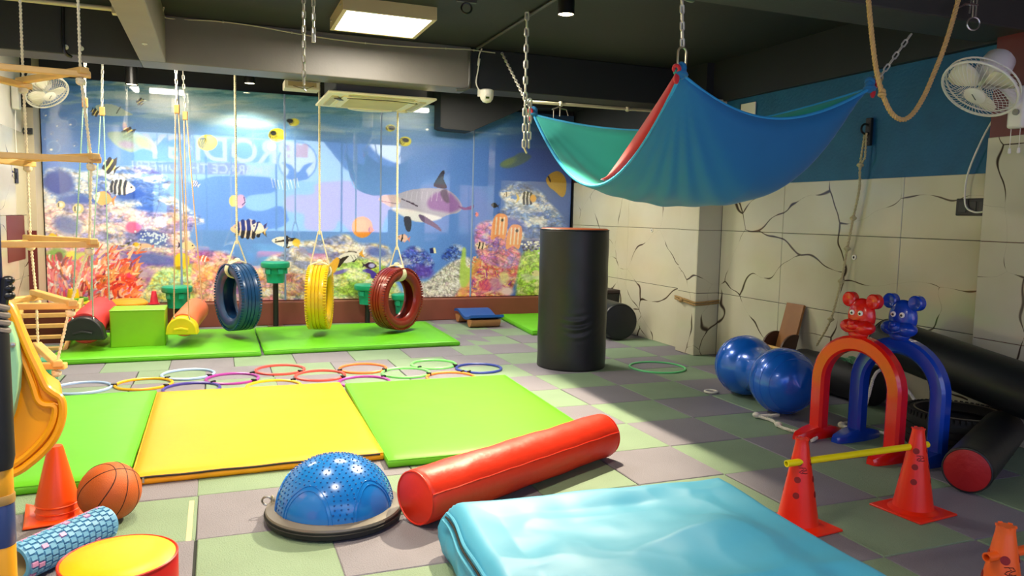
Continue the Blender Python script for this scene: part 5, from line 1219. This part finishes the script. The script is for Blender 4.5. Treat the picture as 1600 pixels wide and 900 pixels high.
MB().tube([p - l0 + Vector((0, .015, 0)) for p in oc], .013, 8).build('lip', 'slide_yellow', t)
inner = spline([sl(x, y, YS + .0) for x, y in [(-60, 500), (10, 520), (32, 560), (48, 600), (56, 625), (66, 634), (84, 638), (80, 664), (64, 690), (40, 714), (18, 730)]], 5)
MB().tube([p - l0 + Vector((0, .022, 0)) for p in inner], .012, 7).build('chute_edge', 'slide_yellow', t)
gp = [(-60, 500), (14, 505), (24, 535), (29, 570), (27, 610), (20, 645), (12, 668), (-60, 690)]
MB().prism([sl(x, y, YS - .05) - l0 for x, y in gp], (0, .06, 0)).build('side_panel', 'slide_green', t, bevel=.006)
MB().lathe([(.009, -.008), (.009, .004), (.004, .006), (0, .006)], 14, Matrix.Translation(sl(19, 539, YS - .055) - l0) @ Matrix.Rotation(PI / 2, 4, 'X')).build('bolt', 'steel', t)
MB().box(-.55, -.1, -.13, .13, 0, .45).build('base_block', 'slide_green', t, False, bevel=.02)
# padded post
px = -.545; py = 2.3
t = T('padded_post', 'vertical post wrapped in navy and yellow padding at the left edge', 'post', (px, py, 0))
rp = .034
def seg(z0, z1, mt, r=rp, nm='wrap'): return MB().lathe([(r * .96, z0), (r, z0 + .004), (r, z1 - .004), (r * .96, z1)], 24).build(nm, mt, t)
M('pad_navy', '#141c4a', .35, 0, .08); M('pad_yellow', '#f2a81a', .4, 0, .06); M('pad_blue', '#2f4478', .4, 0, .08); M('pad_tan', '#b08a4a', .5)
seg(0, .39, 'pad_yellow'); seg(.39, .505, 'pad_blue', rp + .001); seg(.505, .53, 'pad_tan', rp + .003, 'tape'); seg(.53, .60, 'pad_yellow'); seg(.60, 2.2, 'pad_navy', rp - .006); seg(2.2, ZC, 'black_plastic', .02, 'pole')
MB().lathe([(rp - .002, .60), (rp + .004, .63), (rp + .002, .95), (rp - .004, 1.0)], 20, Matrix.Translation((.004, -.008, 0))).build('sleeve', 'black_rubber', t)
for k in range(4): MB().torus((0, 0, .975 + k * .02), (.35, .1, 1), rp + .003, .0085, 24, 7).build('strap', M('strap_grey', '#8a7f76', .5), t)
kb = MB(); 
for k in range(3): kb.ball((rp + .006, -.0, 1.055 + k * .02), (.016, .016, .012), 10, 7)
kb.tube([(rp - .01, 0, 1.03), (rp + .004, -.002, 1.10)], .014, 8).build('clamp_knob', 'black_plastic', t)

# ------------------------------------------------------------------ wall fans
def wall_fan(label, mount, head, face, R=.19, cords=True):
    mt = Vector(mount); t = T('wall_fan', label, 'fan', mt, 0, 'white wall fans'); h = Vector(head) - mt; f = Vector(face).normalized(); q = Matrix.Translation(h) @ f.to_track_quat('Z', 'Y').to_matrix().to_4x4()
    ring = lambda r, z, w_, nm, n=40: MB().tube([q @ Vector((r * math.cos(2 * PI * i / n), r * math.sin(2 * PI * i / n), z)) for i in range(n)], w_, 6, True).build(nm, 'white_plastic', t)
    ring(R, .0, .008, 'cage_ring'); ring(R * .99, -.035, .005, 'cage_band')
    g = MB()
    for i in range(44):
        a = 2 * PI * i / 44; c_, s_ = math.cos(a), math.sin(a)
        g.tube([q @ Vector((c_ * r_, s_ * r_, z)) for r_, z in ((R * .28, .055), (R * .6, .05), (R * .85, .03), (R, .0))], .0014, 4, cap=False)
        g.tube([q @ Vector((c_ * r_, s_ * r_, z)) for r_, z in ((R, -.03), (R * .85, -.06), (R * .5, -.075), (R * .3, -.075))], .0014, 4, cap=False)
    g.build('cage_wires', 'white_plastic', t)
    MB().lathe([(0, .062), (R * .2, .061), (R * .29, .054), (R * .29, .048), (0, .048)], 28, q).build('badge_disc', 'white_plastic', t)
    MB().obox(q @ Vector((0, 0, .0625)), q.to_3x3() @ Vector((0, 1, 0)), q.to_3x3() @ Vector((1, 0, 0)), f, .022, .0025, .0008).build('maker_mark', M('mark_grey', '#5a5a50', .5), t, False)
    for k in range(3):
        V = []; a0 = 2 * PI * k / 3
        for (r_, a1, a2) in ((.12, -.5, .5), (.3, -.62, .66), (.55, -.55, .72), (.78, -.42, .66), (.9, -.2, .45)):
            for u in range(5): an = a0 + a1 + (a2 - a1) * u / 4; V.append(q @ Vector((R * r_ * math.cos(an), R * r_ * math.sin(an), -.03 + .035 * (u / 4 - .5))))
        F = [(i * 5 + j, i * 5 + j + 1, (i + 1) * 5 + j + 1, (i + 1) * 5 + j) for i in range(4) for j in range(4)]
        o = MB().add(V, F).build('blade', M('blade_cream', '#e8e2c8', .3), t); s_ = o.modifiers.new('s', 'SOLIDIFY'); s_.thickness = .003
    MB().lathe([(0, -.27), (R * .26, -.265), (R * .40, -.235), (R * .44, -.17), (R * .44, -.09), (R * .34, -.075), (0, -.075)], 28, q).build('motor', 'white_plastic', t)
    b = q @ Vector((0, 0, -.14)); MB().tube([b, (b + Vector((0, 0, -.02))).lerp(Vector((0, 0, 0)), .6), Vector((0, 0, -.02))], [.03, .025, .03], 10).build('neck', 'white_plastic', t)
    return t
fa = wall_fan('white wall fan on the pier beside the blue wall', (4.365, 3.12, 2.0), (3.98, 3.09, 2.05), (-.66, -.02, -.75), .20)
MB().box(-.045, .014, -.05, .05, -.14, .10).build('bracket', 'white_plastic', fa, bevel=.015); MB().lathe([(.018, 0), (.018, .012), (0, .014)], 16, Matrix.Translation((-.045, -.01, -.05)) @ Matrix.Rotation(-PI / 2, 4, 'Y')).build('switch_knob', M('knob_grey', '#8f8f80', .4), fa)
for yy in (.025, -.03): MB().tube([(-.03, yy, -.14), (-.03, yy, -.26)], .002, 5).lathe([(.006, -.285), (.01, -.28), (.008, -.255), (0, -.25)], 10, Matrix.Translation((-.03, yy, 0))).build('pull_cord', 'white_plastic', fa)
fb = wall_fan('white wall fan tilted down on the left wall beside the mural', (-1.70, 8.36, 2.36), (-1.44, 8.25, 2.34), (.48, -.50, -.72), .185)
MB().box(-.045, .02, -.05, .05, -.18, .08).build('bracket', 'white_plastic', fb, bevel=.015); MB().tube([(-.02, 0, -.18), (-.03, .01, -.4), (-.02, -.02, -.62)], .004, 5).build('cable', 'white_plastic', fb)

# ------------------------------------------------------------------ ceiling cassette, camera, conduits
t = T('ceiling_cassette', 'cream ceiling air conditioner cassette hanging behind the far beam', 'air conditioner', (1.42, 7.36, 2.335))
hx_, hy_ = .49, .47
MB().box(-hx_, hx_, -hy_, hy_, .0, .022).build('panel', 'cream_panel', t, False, bevel=.008)
MB().box(-.41, .41, -.41, .41, .022, .28).build('body', M('cassette_grey', '#4a4a48', .6), t, False)
MB().prism([(x, y, 0) for x, y in ((-.34, -.34), (.34, -.34), (.34, .34), (-.34, .34))], (0, 0, -.012)).build('grille_frame', 'cream_panel', t, False, bevel=.004)
for i in range(13): MB().box(-.27, .27, -.26 + i * .042, -.238 + i * .042, -.018, -.010).build('slat', M('slat_cream', '#d8cf9c', .5), t, False)
for a in range(4):
    c_, s_ = math.cos(a * PI / 2), math.sin(a * PI / 2)
    MB().obox((c_ * .405, s_ * .39, -.004), (-s_, c_, 0), (c_, s_, 0), (0, 0, 1), .30, .03, .006).build('louvre', M('louvre', '#c9bd8c', .5), t, False, bevel=.004)
MB().prism([(.02 + .22 * math.cos(a), .30 + .16 * math.sin(a), -.010) for a in [PI * i / 12 for i in range(13)]], (0, 0, -.014)).build('drip_tray', 'cream_panel', t, False)
MB().lathe([(.05, -.02), (.05, 0)], 16, Matrix.Translation((.36, .36, 0))).build('corner_cover', 'cream_panel', t)
MB().obox((-.36, -.2, -.01), (.5, .8, 0), (-.8, .5, 0), (0, 0, 1), .06, .02, .008).build('receiver', M('receiver', '#4a4030', .4), t, False)
MB().tube(spline([(-.3, -.3, -.012), (-.1, -.33, -.016), (.15, -.33, -.014), (.36, -.25, -.012)], 6), .006, 5).build('cable', M('cable_dark', '#5a5238', .6), t)
for sx in (-.38, .38):
    for sy in (-.38, .38): MB().tube([(sx, sy, .28), (sx, sy, ZC - 2.335)], .006, 6).build('hanger_rod', 'steel', t)
t = T('junction_unit', 'small cream box under the ceiling left of the air conditioner', 'box', (.74, 7.08, 2.36)); MB().box(-.17, .13, -.10, .10, 0, .07).build('body', M('box_cream', '#cfc6a6', .5), t, False, bevel=.006); MB().box(-.14, .10, -.106, -.10, .02, .06).build('front_plate', M('box_tan', '#a8925c', .5), t, False); MB().tube([(-.1, -.11, .02), (0, -.115, -.005), (.08, -.11, .03)], .003, 5).build('wire', 'cable_dark', t); MB().tube([(0, 0, .07), (0, 0, ZC - 2.36)], .01, 6).build('hanger_rod', 'steel', t)
t = T('dome_camera', 'white security dome camera on the far beam', 'camera', (2.265, 6.52, 2.355))
MB().lathe([(0, .055), (.05, .055), (.062, .045), (.062, .0), (.055, -.03), (.035, -.055), (0, -.065)], 28).build('housing', 'white_plastic', t)
MB().lathe([(0, 0), (.03, 0), (.028, .008), (0, .01)], 20, Matrix.Translation((-.012, -.052, -.022)) @ Matrix.Rotation(PI / 2 + .35, 4, 'X')).build('lens_ring', 'white_plastic', t); MB().obox((-.014, -.062, -.024), (1, 0, 0), (0, -.35, .93), (0, -.93, -.35), .016, .009, .003).build('lens', M('lens_green', '#3a4a1c', .15), t, False)
MB().box(-.06, .06, .05, .08, .0, .06).build('mount', 'white_plastic', t, False)
MB().tube(spline([(-.05, .06, .05), (-.08, .065, .12), (-.06, .068, .25), (-.055, .068, .36), (-.03, .068, .42)], 6), .006, 6).build('cable', 'white_plastic', t); MB().tube([(-.062, .066, .27), (-.055, .066, .33)], .012, 8).build('plug', 'white_plastic', t)
def conduit(label, pts, r, mt='white_plastic', clips=True):
    P = spline(pts, 8); t = T('conduit', label, 'conduit', pts[0]); l_ = Vector(pts[0]); MB().tube([p - l_ for p in P], r, 7).build('pipe', mt, t)
    if clips:
        for k in range(6, len(P) - 3, 12): MB().ball(P[k] - l_, (r * 1.8, r * 1.8, r * 1.8), 8, 5).build('clip', mt, t)
    return t
conduit('thin pale cable clipped along the top of the far beam', [(-.335, 6.3, 2.765), (-.33, 6.585, 2.755), (.0, 6.585, 2.77), (.3, 6.585, 2.765), (.7, 6.585, 2.735), (1.1, 6.585, 2.72), (1.5, 6.585, 2.725), (2.0, 6.585, 2.75), (2.1, 6.585, 2.755), (2.36, 6.585, 2.75)], .005, M('cable_pale', '#b8b4a0', .5))
conduit('dark pipe dropping down the far beam beside the camera', [(2.12, 6.583, 2.74), (2.12, 6.583, 2.47), (2.09, 6.58, 2.41), (2.0, 6.58, 2.395)], .014, M('pipe_dark', '#4a4a46', .4), False)
conduit('dark conduit running along the ceiling towards the far beam', [(2.18, 6.55, 2.765), (2.175, 5.6, 2.765), (2.17, 4.6, 2.765), (2.17, 3.5, 2.765)], .012, 'pipe_dark', False)
conduit('pale horizontal pipe under the far beam behind the hammock', [(2.88, 7.1, 2.425), (3.4, 7.1, 2.43), (3.9, 7.1, 2.432), (4.34, 7.1, 2.435)], .016, M('pipe_pale', '#d8d2b0', .4))
conduit('dark cable bundle down the left ceiling bay', [(-1.03, 6.585, 2.775), (-1.035, 6.585, 2.6), (-1.03, 6.585, 2.44), (-.99, 6.62, 2.405)], .012, 'black_plastic', False)
t = T('pipe_hooks', 'small grey metal hooks below the pale pipe', 'hook', (3.23, 7.05, 2.38))
MB().tube([(0, 0, .04), (0, 0, -.08)], .007, 6).tube([(0, 0, .02), (-.09, 0, -.02)], .006, 6).tube([(-.07, 0, -.01), (-.07, 0, -.10)], .006, 6).tube([(0, 0, 0), (.07, 0, -.01), (.09, 0, -.07)], .006, 6).build('hooks', 'steel', t)
t = T('ceiling_ring', 'dark ring on a small ceiling bracket right of the light panel', 'hook', (1.63, 5.15, ZC)); MB().torus((0, 0, -.07), (.2, 1, 0), .035, .007, 22, 6).build('ring', 'black_plastic', t); MB().box(-.07, .07, -.015, .015, -.03, 0).build('bracket', 'pipe_dark', t, False)
for k, (x, y, z, lb) in enumerate(((-1.02, 6.594, 2.47, 'small white peg fixed on the far beam at the left'), (-.92, 6.594, 2.47, 'small white peg on the far beam beside the dark cable'), (-.44, 5.92, 2.418, 'flat white ceiling fitting under the left beam'))):
    t = T('beam_fitting', lb, 'fitting', (x, y, z)); MB().lathe([(.018, -.004), (.018, .004), (.012, .006)], 12, Matrix.Rotation(PI / 2 if k < 2 else 0, 4, 'X')).build('disc', 'white_plastic', t); MB().ball((0, -.004 if k < 2 else 0, 0 if k < 2 else -.005), .006, 8, 5).build('pin', 'white_plastic', t)

# ------------------------------------------------------------------ right wall: knotted rope, socket, plugs, loose ropes, rope on the pillar
t = T('knotted_rope', 'pale knotted rope hanging from a black hook down the marble wall', 'rope', (4.45, 4.32, 1.96)); l0 = t.location
MB().box(.0, .025, -.03, .02, -.10, .10).build('hook_plate', 'black_plastic', t, False, bevel=.004); MB().torus((-.02, 0, .02), (.1, 1, 0), .035, .008, 18, 6).build('hook_ring', 'black_plastic', t)
rp_ = [Vector(p) - l0 for p in ((4.44, 4.33, 1.95), (4.43, 4.345, 1.72), (4.44, 4.35, 1.55), (4.44, 4.39, 1.33), (4.44, 4.43, 1.1), (4.44, 4.47, .85), (4.42, 4.53, .55), (4.38, 4.62, .33))]
MB().rope(spline(rp_, 6), .011, .05, 2, 5, .015).build('rope', M('rope_dirty', '#b8ad86', .85, 0, .12, 50), t)
MB().rope([rp_[0] + Vector((-.01, -.025, 0)), rp_[0] + Vector((-.015, -.03, -.18)), rp_[1] + Vector((0, 0, .0))], .009, .05, 2, 5, .015).build('rope_tail', 'rope_dirty', t)
for p in (rp_[1], rp_[3], rp_[4], rp_[5], rp_[6]): MB().ball(p, (.02, .02, .022), 10, 7).torus(p, (.4, .3, 1), .018, .008, 14, 6).build('knot', 'rope_dirty', t)
t = T('wall_socket', 'black wall socket plate with a white cable on the right wall', 'socket', (4.49, 3.46, 1.41)); MB().box(-.012, .006, -.13, .12, -.055, .055).build('plate', 'black_plastic', t, False, bevel=.006)
for yy in (-.07, .0, .07): MB().box(-.016, -.011, yy - .025, yy + .025, -.035, .035).build('insert', M('socket_grey', '#2c2c2c', .4), t, False, bevel=.002)
MB().tube(spline([(-.018, -.08, -.03), (-.03, -.02, -.03), (-.03, .04, .02), (-.03, .04, .2), (-.04, -.05, .42), (-.06, -.16, .60), (-.07, -.19, .75)], 6), .006, 6).build('cable', 'white_plastic', t)
for (x, y, z, lb) in ((4.484, 4.40, 1.037, 'small round wall plug with a dark hole near the knotted rope'), (4.345, 7.05, 1.173, 'small round wall plug on the far marble wall')):
    t = T('wall_plug', lb, 'wall plug', (x, y, z)); MB().lathe([(.02, 0), (.02, .006), (.011, .008), (.009, .004)], 16, Matrix.Rotation(-PI / 2, 4, 'Y')).build('collar', 'white_plastic', t); MB().lathe([(0, .003), (.010, .005)], 12, Matrix.Rotation(-PI / 2, 4, 'Y')).build('hole', 'black_plastic', t)
t = T('pillar_rope', 'frayed tan rope tied around the marble pillar', 'rope', (4.36, 6.2, .50)); x0, x1, y0, y1 = -.145, .128, -.175, .165
for dz in (0, .022): MB().rope([(x0, y1, .02 + dz), (x0, .05, .012 + dz), (x0, y0, -.01 + dz), (0, y0, -.004 + dz), (x1, y0, .008 + dz)], .011, .05, 3, 5, .015).build('rope', M('rope_brown', '#9c7f4e', .85, 0, .15, 50), t)
MB().ball((x0 - .012, .04, .015), (.022, .03, .024), 10, 7).build('knot', 'rope_brown', t)
# loose white rope on the floor by the arches
pts = spline([(3.30, 3.98, .015), (3.33, 3.86, .012), (3.28, 3.72, .012), (3.30, 3.6, .012), (3.36, 3.50, .012), (3.25, 3.42, .012)], 8)
t = T('floor_rope', 'white knotted rope lying on the floor below the blue ball', 'rope', pts[0]); l0 = Vector(pts[0]); MB().rope([p - l0 for p in pts], .011, .045, 3, 5, .012).build('rope', 'rope_white', t)
for k in (0, 14, 30): MB().ball(pts[k] - l0 + Vector((0, 0, .006)), (.024, .024, .018), 10, 7).build('knot', 'rope_white', t)
MB().rope([p - l0 for p in spline([(3.30, 3.98, .015), (3.40, 3.94, .02), (3.46, 3.95, .015)], 8)], .011, .045, 3, 5, .012).build('rope_end', 'rope_white', t)
pts = spline([(3.66, 3.62, .015), (3.74, 3.66, .015), (3.82, 3.62, .05), (3.86, 3.60, .20), (3.90, 3.60, .33), (3.98, 3.6, .36), (4.03, 3.52, .30), (4.05, 3.42, .20)], 8)
t = T('floor_rope', 'white rope looping up from the floor inside the arches', 'rope', pts[0]); l0 = Vector(pts[0]); MB().rope([p - l0 for p in pts], .011, .045, 3, 5, .012).build('rope', 'rope_white', t)
for k in (4, 44): MB().ball(pts[k] - l0, (.024, .024, .02), 10, 7).build('knot', 'rope_white', t)
MB().rope([p - l0 for p in spline([(3.66, 3.62, .015), (3.72, 3.50, .014), (3.80, 3.42, .014), (3.78, 3.30, .014)], 8)], .011, .045, 3, 5, .012).build('rope_end', 'rope_white', t)
MB().ball((.10, -.05, .02), (.03, .022, .018), 10, 7).build('tassel', M('tassel_yellow', '#c9a41c', .6), t)
t = T('bundled_net', 'thin green net bundled on the black bolster behind the red arch', 'net', (4.25, 4.1, .30)); nb_ = MB(); rr = random.Random(5)
for k in range(9): nb_.tube([(rr.uniform(-.02, .02) + .05 * math.cos(a) * (1 + .3 * math.sin(k)), .12 * math.sin(a + k) * (.7 + .1 * (k % 4)), .012 + .012 * math.sin(3 * a + k)) for a in [2 * PI * i / 20 for i in range(20)]], .003, 4, True)
nb_.build('net_loops', M('net_green', '#5a9a70', .7), t)

# ------------------------------------------------------------------ left wall bits
t = T('light_switch', 'dark switch plate on the left wall beside the rope ladder', 'switch', (-1.742, 8.37, 1.57)); MB().box(0, .012, -.06, .06, -.07, .07).build('plate', 'black_plastic', t, False, bevel=.004); MB().box(.012, .018, -.03, .03, -.03, .03).build('rocker', 'socket_grey', t, False)
t = T('switch_board', 'dark slotted switch board high on the corner pier', 'switch', (-1.71, 8.742, 2.02)); MB().box(-.03, .05, -.02, 0, -.03, .03).build('plate', 'socket_grey', t, False, bevel=.003); MB().box(-.02, .04, -.024, -.02, -.008, .008).build('slot', 'black_plastic', t, False)

t = T('notice_board', 'small white board high on the wall behind the hammock', 'board', (4.485, 5.72, 2.27)); MB().box(-.012, 0, -.1, .1, -.07, .08).build('board', 'white_plastic', t, False, bevel=.003); MB().box(-.016, -.012, .098, .104, -.075, .085).build('edge', 'black_plastic', t, False)
